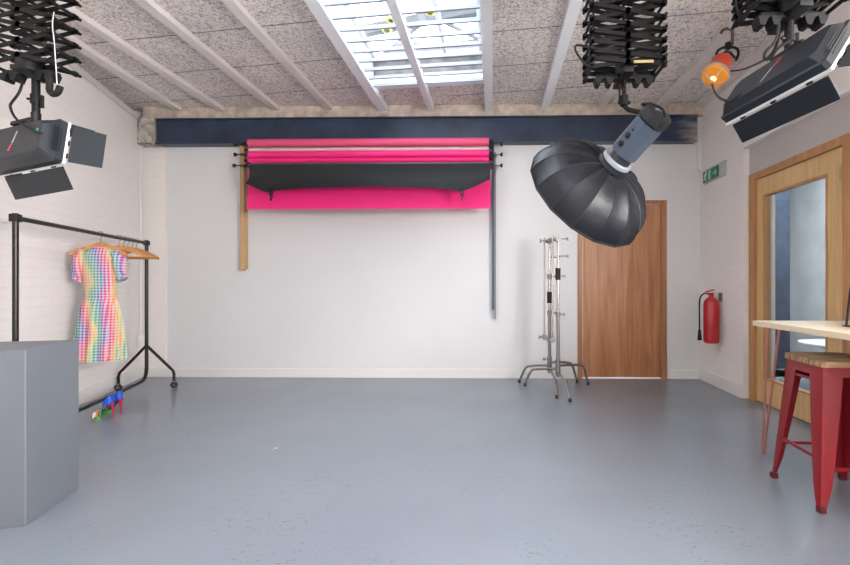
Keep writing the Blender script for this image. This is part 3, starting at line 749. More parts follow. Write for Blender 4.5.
# ------------------------------------------------------------------ bank lamps
def rot3(phi, rho, tau):
    return Matrix.Rotation(-phi, 3, 'Z') @ Matrix.Rotation(tau, 3, 'X') @ Matrix.Rotation(-rho, 3, 'Y')
def bank_lamp(label, C, phi, rho, tau, stem_top, w=.48, h=.20, d=.10, inset=.014, green=True, bottom_in=0., doors=('b', 'r', 't', 'l'), db=.14, dr_=.15, ab=60, ar=35, at=12, mark=(0, 1)):
    R = rot3(phi, rho, tau)
    t = thing('studio_lamp', label, 'studio lamp', C, rot=R, group='bank lamps with barn doors')
    m = MB(); i = inset
    def rect(y, ins, c=.012):
        a, b = w / 2 - ins, h / 2 - ins
        return [(-a + c, y, -b), (a - c, y, -b), (a, y, -b + c), (a, y, b - c), (a - c, y, b), (-a + c, y, b), (-a, y, b - c), (-a, y, -b + c)]
    m.ring_loft([rect(0, 0), rect(-.03, 0), rect(-d * .55, i * .7), rect(-d, i + .012, .02)]); hs = m.build('housing', M['lamp'], t, world=False)
    # vents and seam on the end
    m = MB()
    for k in range(4): m.box((w / 2 + .0005, -.022 - .012 * k * .8, 0), (.003, .004, h * .55))
    m.build('vent', M['black'], hs, world=False)
    m = MB()
    a, b = w / 2, h / 2
    for (c, dd) in (((0, .006, -b + .004), (w, .012, .008)), ((0, .006, b - .004), (w, .012, .008)), ((-a + .004, .006, 0), (.008, .012, h)), ((a - .004, .006, 0), (.008, .012, h))): m.box(c, dd)
    m.build('rim', M['white'], t, world=False)
    MB().b2(-a + .01, a - .01, .001, .004, -b + .01, b - .01).build('reflector', M['reflector'], t, world=False)
    for k in range(4): MB().cyl((-a + .03, .01, -b + .04 + k * .04), (a - .03, .01, -b + .04 + k * .04), .007, seg=8).build('tube', M['diffuser'], t, world=False)
    def door(p0, p1, out, ang, ln, taper, name='barn_door'):
        # hinge p0-p1, opening direction +y turned outwards by ang
        p0, p1, out = Vector(p0), Vector(p1), Vector(out)
        dv = Vector((0, 1, 0)) * math.cos(math.radians(ang)) + out * math.sin(math.radians(ang)); e = (p1 - p0).normalized()
        q0 = p0 + dv * .006; q1 = p1 + dv * .006
        poly = [q0, q1, q1 + dv * ln + e * taper, q0 + dv * ln - e * taper]
        n = e.cross(dv).normalized() * .0025
        m = MB().prism([v - n / 2 for v in poly], n); o = m.build(name, M['barn'], t, world=False, smooth=False)
        for f in (.15, .5, .85): c = p0.lerp(p1, f); MB().cyl(c - e * .012, c + e * .012, .005, seg=8).build('hinge', M['black'], o, world=False)
    if 'b' in doors: door((-a + .03, .014, -b), (a - .02, .014, -b), (0, 0, -1), ab, db, .0)
    if 't' in doors: door((-a + .02, .014, b), (a - .02, .014, b), (0, 0, 1), at, db, .0)
    if 'r' in doors: door((a, .014, -b + .015), (a, .014, b - .015), (1, 0, 0), ar, dr_, -.004)
    if 'l' in doors: door((-a, .014, -b + .015), (-a, .014, b - .015), (-1, 0, 0), 30, dr_, -.004)
    if green: MB().cyl((a - .055, -d - .004, .03), (a - .055, -d + .004, .03), .009, seg=12).build('green_button', M['green'], t, world=False)
    # small slanted red mark with grey line of lettering on the back
    m = MB(); x, fl = mark
    for k in range(3): m.box((x - .016 * fl + k * .006 * fl, -d - .001, (-.045 + k * .012) * fl), (.010, .002, .010), Euler((0, .4, 0)).to_matrix())
    m.build('red_mark', M['redmark'], t, world=False, smooth=False)
    MB().box((x + .012 * fl, -d - .001, .018 * fl), (.006, .002, .065), Euler((0, .35, 0)).to_matrix()).build('grey_mark', M['greymark'], t, world=False, smooth=False)
    MB().b2(-a + .05, -a + .12, -d - .003, -d + .002, -b + .03, -b + .055, .002).build('switch_panel', M['black'], t, world=False)
    # stem and yoke (upright in the place)
    top = Vector(stem_top); Cv = Vector(C)
    lowc = Cv + R @ Vector((0, -d * .5, h / 2 - .01)); low = Vector((top.x, top.y, lowc.z + .0))
    m = MB(); m.cyl(top, low.lerp(top, .12), .0165); m.cyl(top.lerp(low, .35), top.lerp(low, .55), .022)
    m.cyl(top.lerp(low, .45), top.lerp(low, .45) + Vector((-.035, -.01, 0)), .006, seg=8); m.cyl(top.lerp(low, .5) + Vector((.03, 0, -.03)), top.lerp(low, .5) + Vector((.03, 0, .03)), .009, seg=8)
    m.tube([low.lerp(top, .25), low.lerp(top, .05), lowc], .02, 10); m.build('stem', M['arm'], t)
    m = MB(); m.box((0, -d * .5, h / 2 + .008), (.14, .05, .022), None, .006); m.build('bracket', M['black'], t, world=False)
    return t
LC = Vector((-2.35, 2.20, 1.762))
bank_lamp('charcoal barn door lamp cut by the left edge, green button on its back', LC, .238, .083, -.177, P(36, 79, LY), d=.085, w=.46, h=.225, inset=.02, dr_=.13, db=.115, mark=(.01, 1))
RC = Vector((1.122, 1.728, 1.864))
bank_lamp('charcoal barn door lamp at upper right, tilted steeply upwards', RC, 1.372, .037, -.615, P(789, 22, RY), w=.48, h=.202, d=.062, green=False, ab=22, ar=60, db=.09, at=20, doors='brt', mark=(.0, -1))
tag(MB().tube([P(23, 80, LY - .03), P(20, 92, LY - .05), P(12, 102, LY - .05), P(9.5, 106, LY - .05), P(14, 117, LY - .05), P(24, 126, LY - .06), P(34, 131, LY - .07), P(42, 133, LY - .09)], .0055, 8, 2).build('power_cable', M['black']), 'black cable looping down to the left lamp', 'cable')

# ------------------------------------------------------------------ round softbox and strobe
AP = P(615, 163, 2.32)
n_ = Vector((-.46, .66, -.55)).normalized()
sb = thing('softbox', 'large round black softbox with many ribs tilted downward', 'softbox', AP)
ux = n_.cross(Vector((0, 0, 1))).normalized(); uy = n_.cross(ux)
NR = 16; RR = .36; DD = .23
def spt(a, s, sag=0.):
    """a angle, s 0..1 from ring to rim"""
    r = .075 + (RR - .075) * math.sin(s * PI / 2) ** .9
    hgt = DD * (1 - math.cos(s * PI / 2)) ** .95 + .02
    return AP + (ux * math.cos(a) + uy * math.sin(a)) * (r - sag) + n_ * (hgt + sag * .25)
NSEG = 8
for k_ in range(NR):
    a0, a1 = 2 * PI * k_ / NR, 2 * PI * (k_ + 1) / NR
    m = MB(); grid_ = []
    for i in range(NSEG + 1):
        row = []
        for j in range(5):
            f = j / 4; s = i / NSEG
            p = spt(a0, s).lerp(spt(a1, s), f)
            wr = .006 * math.sin(i * 2.3 + k_ * 1.7) * math.sin(f * PI) if i < NSEG - 1 else 0
            c_ = (AP + n_ * .12 - p).normalized()
            row.append(m.bm.verts.new(p + c_ * (.010 * math.sin(f * PI) * (1 - .5 * s) + wr)))
        grid_.append(row)
    for i in range(NSEG):
        for j in range(4): m.bm.faces.new((grid_[i][j], grid_[i][j + 1], grid_[i + 1][j + 1], grid_[i + 1][j]))
    bmesh.ops.recalc_face_normals(m.bm, faces=m.bm.faces)
    geo = bmesh.ops.solidify(m.bm, geom=m.bm.faces[:], thickness=.002)
    m.build('fabric_panel', M['softbox'], sb)
for k_ in range(NR):
    a0 = 2 * PI * k_ / NR
    MB().tube([spt(a0, i / NSEG, -.002) for i in range(NSEG + 1)], .0035, 6).build('rib', M['softrib'], sb)
m = MB()
rim = [spt(2 * PI * k_ / NR, 1, -.001) for k_ in range(NR + 1)]
for a, b in zip(rim, rim[1:]): m.cyl(a, b, .0055, seg=6)
m.build('rim', M['softrib'], sb)
m = MB(); m.ring_loft([[spt(2 * PI * k_ / NR, 1, .012) - n_ * .012 for k_ in range(NR)], [spt(2 * PI * k_ / NR, 1, .012) - n_ * .015 for k_ in range(NR)]]); m.build('front_diffuser', M['diffuser'], sb, smooth=False)
MB().lathe(AP - n_ * .004, n_, [(0, .086), (.022, .09), (.03, .086)], 32).build('speed_ring', M['softrib'], sb)
# strobe
sa = -n_
st = thing('studio_flash', 'blue grey octagonal studio flash head plugged into the round softbox', 'flash head', AP + sa * .01)
def oct_ring(h, r, tw=0.):
    return [AP + sa * h + (ux * math.cos(a) + uy * math.sin(a)) * r for a in [tw + 2 * PI * i / 8 for i in range(8)]]
MB().lathe(AP + sa * .006, sa, [(0, .078), (.004, .083), (.022, .083), (.026, .076)], 32).build('mount_ring', M['ring'], st)
MB().lathe(AP + sa * .03, sa, [(0, .068), (.035, .064)], 24).build('collar', M['strobeend'], st)
bd = MB().ring_loft([oct_ring(.062, .062, .39), oct_ring(.07, .075, .39), oct_ring(.26, .075, .39)]).build('body', M['strobe'], st, smooth=False)
MB().ring_loft([oct_ring(.261, .066, .39), oct_ring(.27, .077, .39), oct_ring(.315, .077, .39), oct_ring(.325, .060, .39)]).build('control_end', M['strobeend'], st, smooth=False)
# controls on the flank that faces left/up
E_ = P(600, 110, 1.9) - AP
side = (ux * math.cos(0) + uy * math.sin(0))
best = max([(ux * math.cos(a) + uy * math.sin(a)) for a in [.39 + PI / 8 + 2 * PI * i / 8 for i in range(8)]], key=lambda v: v.dot(Vector((-.8, -.5, .1))))
for hh in (.115, .165, .20):
    c = AP + sa * hh + best * .062; MB().lathe(c, best, [(0, .016), (.012, .016), (.014, .012)] if hh != .20 else [(0, .008), (.008, .008)], 14).build('dial', M['black'], st)
m = MB()
tdir = n_.cross(best)
for q in (-.02, .02): m.box(AP + sa * .14 + best * .0635 + tdir * q, (.004, .004, .004))
m.build('button', M['black'], st)
m = MB()
for q in range(5):
    c = AP + sa * .327 + ux * (.018 * (q - 2)); m.cyl(c - sa * .001, c + sa * .004, .006, seg=8)
m.build('socket', M['greymark'], st)
e_end = AP + sa * .27
stem_t = P(624, 86, MY)
m = MB(); m.cyl(stem_t + Vector((0, 0, .03)), stem_t - Vector((0, 0, .10)), .011); m.cyl(stem_t + Vector((-.022, 0, .0)), stem_t + Vector((-.022, 0, -.09)), .005, seg=8); m.cyl(stem_t - Vector((.03, 0, .085)), stem_t - Vector((-.03, 0, .085)), .009, seg=8)
m.cyl(stem_t + Vector((0, 0, -.05)), stem_t + Vector((0, 0, -.10)), .02)
fp = AP + sa * .22 + Vector((0, 0, .075))
m.tube([stem_t - Vector((0, 0, .10)), stem_t + Vector((.02, -.0, -.12)), fp, AP + sa * .2 + Vector((0, 0, .05))], .012, 8); m.build('tilt_bracket', M['arm'], st)
tag(MB().tube([e_end + Vector((-.02, 0, .07)), P(640, 104, 2.1), P(650, 103.5, 2.1), P(661, 107, 2.08), P(666, 115, 2.08), P(660, 127, 2.08)], .0055, 8, 2).build('power_cable', M['black']), 'black cable arching over the rear end of the flash head', 'cable')
tag(MB().tube([P(596, 68, MY - .09), P(586, 66, MY - .08), P(578, 55, MY - .08), P(574.5, 49, MY - .08), P(576, 44.5, MY - .08), P(588, 47, MY - .09), P(597, 49, MY - .09)], .0055, 8, 2).build('power_cable', M['black']), 'black cable loop sticking out left of the middle pantograph', 'cable')

# ------------------------------------------------------------------ orange work lantern on hook
YL = 3.45
lc = P(718, 76, YL)
hkk = thing('steel_hook', 'bent grey steel hook hanging from ceiling batten above the lantern', 'hook', P(733, 40, YL))
MB().tube([P(721, 33, YL), P(724, 29, YL), P(732, 28.5, YL), P(732.5, 36, YL), P(732, 45, YL)], .012, 8, 1).build('hook', M['hookrust'], hkk)
ln = thing('work_lantern', 'orange red caged inspection lantern glowing amber', 'lantern', lc)
ax = Vector((-.50, -.36, -.79)).normalized()
cb = P(722, 62, YL)
MB().lathe(cb - ax * .03, ax, [(0, .045), (.03, .075), (.11, .080), (.165, .088), (.185, .098)], 24).build('housing', M['lampred'], ln)
gf = cb + ax * .155
MB().lathe(gf, ax, [(0, .088), (.02, .094), (.04, .082), (.052, .05), (.055, .0)], 24).build('lens', M['amber'], ln)
MB().sphere(gf + ax * .046, .024).build('bulb', M['bulb'], ln)
m = MB(); m.torus(gf + ax * .012, ax, .098, .009); x_, y_, z_ = frame_from(ax)
for a in range(2):
    dv = x_ * math.cos(a * PI / 2 + .5) + y_ * math.sin(a * PI / 2 + .5)
    m.tube([gf + dv * .098 + ax * .012, gf + dv * .065 + ax * .06, gf + ax * .085, gf - dv * .065 + ax * .06, gf - dv * .098 + ax * .012], .004, 6, 1)
m.build('guard', M['wallplate'], ln)
m = MB()
m.tube([P(717, 60, YL), P(716, 54, YL), P(719, 49, YL), P(728, 46.5, YL), P(737, 48, YL), P(739, 53, YL), P(736, 60, YL)], .010, 8, 1)
m.tube([P(719, 57, YL), P(728, 50, YL), P(735, 58, YL)], .008, 8, 1); m.cyl(P(728, 49, YL), P(728, 43, YL), .022)
m.build('handle', M['black'], ln)
tag(MB().tube([P(731, 71, YL - .1), P(742, 70, 3.2), P(757, 64, 2.6), P(768, 58, 2.2), P(775, 50, 1.95), P(779, 36, 1.85), P(779, 22, 1.8)], .006, 8, 2).build('power_cable', M['black']), 'black cable running from the lantern to the right pantograph', 'cable')
tag(MB().tube([P(779, 24, 1.68), P(776, 42, 1.68), P(765, 51, 1.66), P(763.5, 59, 1.66), P(770, 60, 1.66), P(778, 47, 1.66), P(790, 41, 1.66)], .005, 8, 2).build('power_cable', M['black']), 'black cable curling onto the top of the right lamp', 'cable')
tag(MB().tube([P(737, -6, 1.8), P(736, 5, 1.8), P(739, 15, 1.8), P(744, 21, 1.8), P(747, 14, 1.8), P(748, -4, 1.8)], .005, 8, 2).build('power_cable', M['black']), 'black cable loop hanging left of the right pantograph', 'cable')
tag(MB().tube([P(712, 84, YL - .2), P(714, 91, 2.9), P(719, 98, 2.3), P(726, 101, 1.84)], .006, 8, 2).build('power_cable', M['black']), 'short black cable from lantern lens to the end of the right lamp', 'cable')

# ------------------------------------------------------------------ clothes rail
RB = (G(122.6, 389) + G(170.7, 389.5)) / 2; RA = G(15.5, 218, 1.50); RA.z = 0
rd = (RB - RA).normalized(); rn = Vector((rd.y, -rd.x, 0))
cr_ = thing('clothes_rail', 'black steel clothes rail on castors along the left wall', 'clothes rail', (RA + RB) / 2)
HT = 1.50
def rp(s, n=0, z=0): return RA + rd * s + rn * n + Vector((0, 0, z))
LR = (RB - RA).length
MB().cyl(rp(0, 0, HT), rp(LR, 0, HT), .016).build('top_rail', M['rackblack'], cr_)
for s, e in ((0, 1), (LR, -1)):
    MB().cyl(rp(s, 0, .20), rp(s, 0, HT + .03), .016).build('post', M['rackblack'], cr_)
    MB().box(rp(s, 0, HT), (.046, .046, .05), Euler((0, 0, .3)).to_matrix(), .004).build('corner_joint', M['rackblack'], cr_)
    for sd in (-1, 1):
        lg = MB().tube([rp(s, 0, .45), rp(s, sd * .20, .22), rp(s, sd * .245, .17), rp(s, sd * .245, .07)], .014, 10, 1).build('leg', M['rackblack'], cr_)
        m = MB(); m.cyl(rp(s, sd * .245, .05) - rd * .022, rp(s, sd * .245, .05) + rd * .022, .008)
        c = rp(s, sd * .245, .033); m.lathe(c - rd * .011, rd, [(0, .028), (.004, .033), (.018, .033), (.022, .028)], 16); m.build('castor', M['foot'], lg)
        m = MB(); m.lathe(c - rd * .0125, rd, [(0, .013), (.025, .013)], 12); m.b2(c.x - .012, c.x + .012, c.y - .012, c.y + .012, .045, .075); m.build('castor_hub', M['chrome'], lg)
MB().tube([rp(0, 0, .22), rp(.02, 0, .13), rp(.12, 0, .09), rp(LR - .12, 0, .09), rp(LR - .02, 0, .13), rp(LR, 0, .22)], .017, 10, 1).build('base_rail', M['rackblack'], cr_)

# hangers
def make_hanger(label, s, ang, group=None, hz=HT):
    c = rp(s, 0, hz)
    wd = Matrix.Rotation(ang, 3, 'Z') @ rn
    a = math.atan2(wd.y, wd.x)
    t = thing('wooden_hanger', label, 'hanger', c, a, group)
    m = MB(); n = 12; rings = []
    for i in range(n + 1):
        u = -1 + 2 * i / n; x = u * .215; zc = -.085 - .085 * abs(u) ** 1.25; hh = .020 - .006 * abs(u); th = .007 + .004 * abs(u); yb = -.02 * u * u
        rings.append([(x, yb - th, zc - hh), (x, yb + th, zc - hh), (x, yb + th, zc + hh), (x, yb - th, zc + hh)])
    m.ring_loft([[Vector(p) for p in r] for r in rings]); m.build('shoulder', M['hanger'], t, world=False)
    MB().cyl((-.175, -.012, -.172), (.175, -.012, -.172), .0065, seg=8).build('trouser_bar', M['hanger'], t, world=False)
    MB().tube([(0, 0, -.075), (0, 0, -.035), (.018, 0, -.012), (.022, 0, .006), (.012, 0, .022), (-.006, 0, .025), (-.018, 0, .016)], .0025, 6, 2).build('hook', M['chrome'], t, world=False)
    return t
S_D = LR * .535
make_hanger('wooden hanger that carries the rainbow gingham dress', S_D, -.12)
labs = ['empty wooden hanger nearest the dress', 'empty wooden hanger, second from the dress', 'empty wooden hanger, middle of the five bare ones', 'empty wooden hanger, fourth from the dress', 'empty wooden hanger nearest the far post of the rail']
for i, s in enumerate((LR * .70, LR * .745, LR * .79, LR * .835, LR * .88)):
    make_hanger(labs[i], s, (.22, .12, .02, -.08, -.16)[i], 'bare wooden hangers on the clothes rail')

# dress
dc = rp(S_D, 0, 0); wd = Matrix.Rotation(-.12, 3, 'Z') @ rn; da = math.atan2(wd.y, wd.x)
ds = thing('dress', 'puff sleeved rainbow gingham dress hanging from the clothes rail', 'dress', (dc.x, dc.y, HT), da)
def ring(z, a, b, fold=0., nf=14, ph=0., cx=0., n=72):
    r = []
    for i in range(n):
        t_ = 2 * PI * i / n; f = 1 + fold * math.sin(nf * t_ + ph)
        r.append(Vector((cx + a * f * math.cos(t_), b * f * math.sin(t_), z)))
    return r
o0 = -HT
pr = [(1.385, .045, .03), (1.378, .07, .038), (1.355, .115, .045), (1.325, .143, .052), (1.28, .150, .058), (1.20, .140, .062), (1.12, .128, .062), (1.02, .118, .058), (.955, .112, .055)]
MB().ring_loft([ring(z + o0, a, b, .01, 10) for z, a, b in pr]).build('bodice', M['gingham'], ds, world=False)
pr = [(.965, .113, .056, .01), (.945, .118, .062, .05), (.90, .132, .075, .08), (.80, .15, .088, .10), (.65, .168, .10, .11), (.50, .178, .108, .12), (.435, .183, .112, .13)]
m = MB().ring_loft([ring(z + o0, a, b, f, 11, .4 + (1 - z) * .8) for z, a, b, f in pr]); m.build('skirt', M['gingham'], ds, world=False)
for s in (-1, 1):
    pr = [((.125, 1.335), .03, .045), ((.155, 1.335), .055, .052), ((.178, 1.29), .062, .062), ((.195, 1.23), .062, .064), ((.205, 1.175), .052, .056), ((.205, 1.145), .036, .042), ((.207, 1.125), .045, .048), ((.209, 1.112), .050, .052)]
    rings = []
    for k_, ((x, z), a, b) in enumerate(pr):
        tlt = .55 if k_ > 1 else 1.2
        rg = []
        for i in range(32):
            t_ = 2 * PI * i / 32; f = 1 + .06 * math.sin(8 * t_ + k_)
            lx_, ly_ = a * f * math.cos(t_), b * f * math.sin(t_)
            rg.append(Vector((s * (x * .80 + lx_ * .85 * math.cos(tlt)), ly_, z + o0 + lx_ * math.sin(tlt) * .9)))
        rings.append(rg)
    MB().ring_loft(rings).build('sleeve', M['gingham'], ds, world=False)
m = MB(); m.torus((0, 0, 1.385 + o0), (0, 0, 1), .05, .006); 
for v in m.bm.verts: v.co.y *= .6
m.build('collar', M['gingham'], ds, world=False)

# ------------------------------------------------------------------ shoes
def shoe(label, heel, toe):
    h, t_ = Vector((*heel, 0)), Vector((*toe, 0)); d = t_ - h; L = d.length; a = math.atan2(d.y, d.x)
    o = thing('high_heel_shoe', label, 'shoe', h, a, 'pair of high heels on the floor')
    k_ = L / .22
    # footbed profile along x: heel 0 -> toe L
    prof = [(0.0, .120, .020), (.02, .121, .027), (.05, .114, .026), (.09, .075, .022), (.13, .035, .030), (.165, .020, .037), (.20, .018, .033), (.225, .022, .015)]
    rings = [[Vector((x * k_, -w_, z)), Vector((x * k_, w_, z)), Vector((x * k_, w_ * .96, z + .010)), Vector((x * k_, -w_ * .96, z + .010))] for x, z, w_ in prof]
    MB().ring_loft(rings).build('sole', M['sole'], o, world=False)
    m = MB().ring_loft([[Vector((x * k_, -w_ * 1.0, 0)), Vector((x * k_, w_, 0)), Vector((x * k_, w_, z)), Vector((x * k_, -w_, z))] for x, z, w_ in ((.128, .034, .026), (.15, .026, .034), (.19, .018, .034), (.218, .018, .016))])
    m.build('platform', M['shoegreen'], o, world=False)
    MB().tube([(.008, 0, 0), (.006, 0, .05), (.010, 0, .10), (.018, 0, .122)], [.0055, .0065, .013, .024], 10, 1).build('heel', M['shoered'], o, world=False)
    # heel counter
    rings = []
    for i in range(11):
        u = -1 + i / 5; ang = PI + u * 1.75
        cx_, cy_ = .038, 0; rx, ry = .040, .030
        x = cx_ + rx * math.cos(ang); y = ry * math.sin(ang); hh = .068 * (1 - .55 * abs(u) ** 2) + .01
        if abs(u) > .6: x += .02 * (abs(u) - .6) / .4
        zb_ = .118 - max(0, (x - .04)) * .9
        rings.append([Vector((x, y, zb_)), Vector((x * .9 + .002, y * .96, zb_ + hh)), Vector((x * .9 + .006, y * .90, zb_ + hh)), Vector((x + .005, y * .90, zb_))])
    MB().ring_loft(rings).build('heel_counter', M['shoeblue'], o, world=False)
    def strap(x0, x1, z, hgt, w_, mt):
        rings = []
        for i in range(9):
            ang = PI * i / 8; y = -w_ * math.cos(ang); zz = z + hgt * math.sin(ang)
            rings.append([Vector((x0 * k_, y, zz)), Vector((x1 * k_, y, zz - .004)), Vector((x1 * k_, y * .93, zz - .008)), Vector((x0 * k_, y * .93, zz - .004))])
        MB().ring_loft(rings).build('strap', M[mt], o, world=False)
    strap(.150, .172, .026, .052, .036, 'shoeorange'); strap(.176, .205, .024, .040, .034, 'palepink'); strap(.118, .138, .040, .055, .031, 'shoegreen')
    return o
shoe('blue backed high heel sandal nearer the camera under the rail', (gp(114, 418)), (gp(97, 419.5)[0] - .02, gp(97, 419.5)[1] - .02))
shoe('blue backed high heel sandal slightly behind and right of its mate', (gp(121.5, 414.5)), (gp(103, 413)[0] - .0, gp(103, 413)[1] + .0))

# ------------------------------------------------------------------ grey plinth
near = G(25.5, 526)
pn = Vector((near.x, near.y, 0)); far = G(79, 489)
dl = (far - pn); dln = dl.normalized(); dside = Vector((-dln.y, dln.x, 0))
PH = .783
poly = [pn, far, far + dside * .5, pn + dside * .5]
m = MB().prism([(p.x, p.y, 0) for p in poly], (0, 0, PH))
bmesh.ops.bevel(m.bm, geom=m.bm.edges[:], offset=.003, segments=1, affect='EDGES')
tag(m.build('plinth', M['plinth'], smooth=False), 'plain grey painted box plinth at lower left corner', 'plinth')

# ------------------------------------------------------------------ table on hairpin legs
TZ = .845; _c = G(752.5, 320.5, TZ); tx0, ty1 = _c.x, _c.y
tbl = thing('bar_table', 'pale wood bar table on copper hairpin legs by the glazed door', 'table', (1.95, 2.0, 0))
MB().b2(tx0, 2.30, 1.10, ty1, TZ - .032, TZ, .003).build('tabletop', M['table'], tbl, smooth=False)
for (x, y, fx, fy) in ((tx0 + .10, ty1 - .05, tx0 + .055, ty1 - .02), (2.2, ty1 - .06, 2.25, ty1 - .03), (tx0 + .10, 1.18, tx0 + .06, 1.15), (2.2, 1.18, 2.25, 1.15)):
    m = MB(); tz = TZ - .035
    for dx, dy in ((-.035, 0), (.035, 0), (.0, -.06)):
        m.tube([(fx, fy, .008), (fx + dx * .12, fy + dy * .12, .02), (x + dx, y + dy, tz)], .0065, 8)
    lg = m.build('hairpin_leg', M['copper'], tbl)
    MB().b2(x - .05, x + .05, y - .07, y + .02, tz - .002, tz + .002).build('mounting_plate', M['copper'], lg)

# black framed object leaning on the table
wf = thing('wire_stand', 'black wire framed stand at the right end of the tabletop', 'stand', (P(850, 322, 2.35).x, 2.35, TZ))
q0, q1 = P(846.3, 320, 2.40), P(850.5, 288, 2.42)
q0.z = TZ + .006
for a in (0, .045):
    MB().tube([q0 + Vector((a, 0, 0)), q1 + Vector((a, .0, 0)), q1 + Vector((a + .16, 0, .02)), Vector((q0.x + a + .20, 2.40, TZ + .006))], .0055, 8).build('wire_frame', M['black'], wf)
MB().b2(q0.x, q0.x + .25, 2.37, 2.43, TZ, TZ + .006).build('base', M['black'], wf)

# ------------------------------------------------------------------ red bar stool
_a, _b = G(768, 477), G(820, 515); SC = (_a + _b) / 2 + Vector((.207, -.0, 0)); SR = -.05
stl = thing('bar_stool', 'red metal bar stool with square weathered wooden seat', 'bar stool', SC, SR)
SH = .703
m = MB(); m.box((0, 0, SH - .014), (.315, .315, .028), None, 0.)
vert = [e for e in m.bm.edges if abs((e.verts[0].co - e.verts[1].co).z) > .02]
bmesh.ops.bevel(m.bm, geom=vert, offset=.035, segments=5, affect='EDGES', profile=.5)
m.build('seat', M['seat'], stl, world=False, smooth=False)
def rrect(z, a, r, n=5):
    out = []
    for cx_, cy_, s in ((a - r, a - r, 0), (-a + r, a - r, 1), (-a + r, -a + r, 2), (a - r, -a + r, 3)):
        for i in range(n): t_ = PI / 2 * (s + i / (n - 1)); out.append(Vector((cx_ + r * math.cos(t_), cy_ + r * math.sin(t_), z)))
    return out
MB().ring_loft([rrect(SH - .075, .152, .03), rrect(SH - .06, .150, .03), rrect(SH - .029, .149, .03)]).build('seat_frame', M['redpaint'], stl, world=False)
for sx in (-1, 1):
    for sy in (-1, 1):
        top = Vector((sx * .145, sy * .145, SH - .035)); bot = Vector((sx * .192, sy * .200, .02))
        ex_ = Vector((sx, 0, 0)); ey_ = Vector((0, sy, 0)); rings = []
        for f, wd_ in ((0, .094), (.12, .092), (.5, .074), (.85, .052), (.93, .040), (1., .028)):
            c = top.lerp(bot, f); L_ = [c, c - ex_ * wd_ * .55, c - ex_ * wd_, c - ex_ * wd_ + ey_ * -.004, c - ex_ * wd_ * .5 - ey_ * .004 ]
            tt = .004
            # folded L section with a rounded outside corner
            r = .014
            o_ = [c - ex_ * wd_, c - ex_ * r, c - ex_ * r * .3 - ey_ * r * .3, c - ey_ * r, c - ey_ * wd_]
            i_ = [c - ey_ * wd_ - ex_ * tt, c - ex_ * (tt + .003) - ey_ * (r + tt), c - ex_ * (r * .3 + tt) - ey_ * (r * .3 + tt), c - ex_ * (r + tt) - ey_ * (tt + .003), c - ex_ * wd_ - ey_ * tt]
            rings.append(o_ + i_)
        lg = MB().ring_loft(rings).build('leg', M['redpaint'], stl, world=False)
        MB().ring_loft([[bot + Vector((-sx * q[0], -sy * q[1], -.022 + hz)) for q in ((-.004, -.004), (.026, -.004), (.026, .026), (-.004, .026))] for hz in (.002, .03)]).build('rubber_foot', M['redfoot'], lg, world=False)
def legp(sx, sy, z):
    top = Vector((sx * .145, sy * .145, SH - .035)); bot = Vector((sx * .192, sy * .200, .02)); f = (top.z - z) / (top.z - bot.z); p = top.lerp(bot, f)
    return p - Vector((sx * .006, sy * .006, 0))
for z, prs in ((.20, [((-1, -1), (1, -1)), ((-1, 1), (1, 1))]), (.24, [((-1, -1), (-1, 1)), ((1, -1), (1, 1))])):
    for a, b in prs: MB().bar(legp(*a, z), legp(*b, z), .016, .008).build('foot_rail', M['redpaint'], stl, world=False)
for a, b in (((-1, 1), (1, 1)), ((-1, -1), (-1, 1)), ((1, -1), (1, 1))):
    MB().bar(legp(*a, SH - .10) * 1., legp(*b, SH - .10), .014, .006).build('brace', M['strobeend'] if a == (-1, 1) else M['redpaint'], stl, world=False)

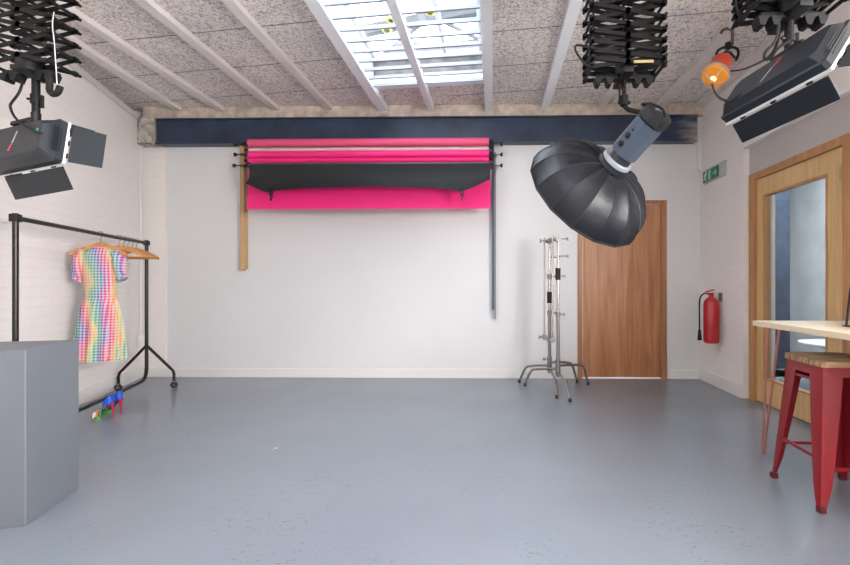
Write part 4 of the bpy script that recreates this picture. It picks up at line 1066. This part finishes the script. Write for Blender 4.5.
# ------------------------------------------------------------------ light
W = bpy.data.worlds.new('World'); S.world = W; W.use_nodes = True
nt = W.node_tree; bg = nt.nodes['Background']
tc = nt.nodes.new('ShaderNodeTexCoord'); sp = nt.nodes.new('ShaderNodeSeparateXYZ'); nt.links.new(tc.outputs['Generated'], sp.inputs[0])
n = nt.nodes.new('ShaderNodeTexNoise'); n.inputs['Scale'].default_value = 3; nt.links.new(tc.outputs['Generated'], n.inputs['Vector'])
r = nt.nodes.new('ShaderNodeValToRGB'); r.color_ramp.elements[0].position = .35; r.color_ramp.elements[1].position = .65
r.color_ramp.elements[0].color = (.86, .93, 1, 1); r.color_ramp.elements[1].color = (1, 1, 1, 1)
nt.links.new(n.outputs['Fac'], r.inputs['Fac']); nt.links.new(r.outputs['Color'], bg.inputs['Color'])
bg.inputs['Strength'].default_value = 7.0

def area(name, loc, rot, sx, sy, power, col, portal=False):
    l = bpy.data.lights.new(name, 'AREA'); l.shape = 'RECTANGLE'; l.size = sx; l.size_y = sy; l.energy = power; l.color = col
    if portal: l.cycles.is_portal = True
    o = bpy.data.objects.new(name, l); COL.objects.link(o); o.location = loc; o.rotation_euler = rot; return o
# light portal in the rooflight through which the sky lights the room
area('rooflight_portal', (-.66, 1.5, 3.45), (0, 0, 0), 1.2, 5.8, 1, (1, 1, 1), True)
# fill lamp outside the added side window
area('window_fill', (XR + .45, -.2, 1.65), (0, PI / 2, 0), 1.4, 3.1, 380, (1, .96, .93))
cl = thing('corridor_fill_light', 'unseen white fill light panel added in the corridor beyond the glazed door', 'ceiling light', (3.5, 4.6, 2.67))  # unseen lamp, added to brighten the corridor behind the door glass
MB().b2(3.2, 3.8, 4.0, 5.2, 2.62, 2.698).build('casing', M['skirt'], cl, smooth=False)
MB().b2(3.23, 3.77, 4.03, 5.17, 2.612, 2.6195).build('panel', mat('fill_panel', (.9, .9, .9), emis=(1, .99, .98), es=26), cl, smooth=False)

# ------------------------------------------------------------------ camera
cam = bpy.data.cameras.new('Camera'); co = bpy.data.objects.new('Camera', cam); COL.objects.link(co)
co.location = (0, 0, CH); co.rotation_euler = (PI / 2, 0, TH)
cam.sensor_width = 36; cam.lens = F / 850 * 36; cam.shift_x = -(484.5 - 425) / 850; cam.shift_y = (285 - 282.5) / 850
cam.clip_start = .02
S.camera = co
S.view_settings.view_transform = 'Standard'; S.view_settings.look = 'None'; S.view_settings.gamma = 1; S.view_settings.use_curve_mapping = False
S.view_settings.exposure = 0.40
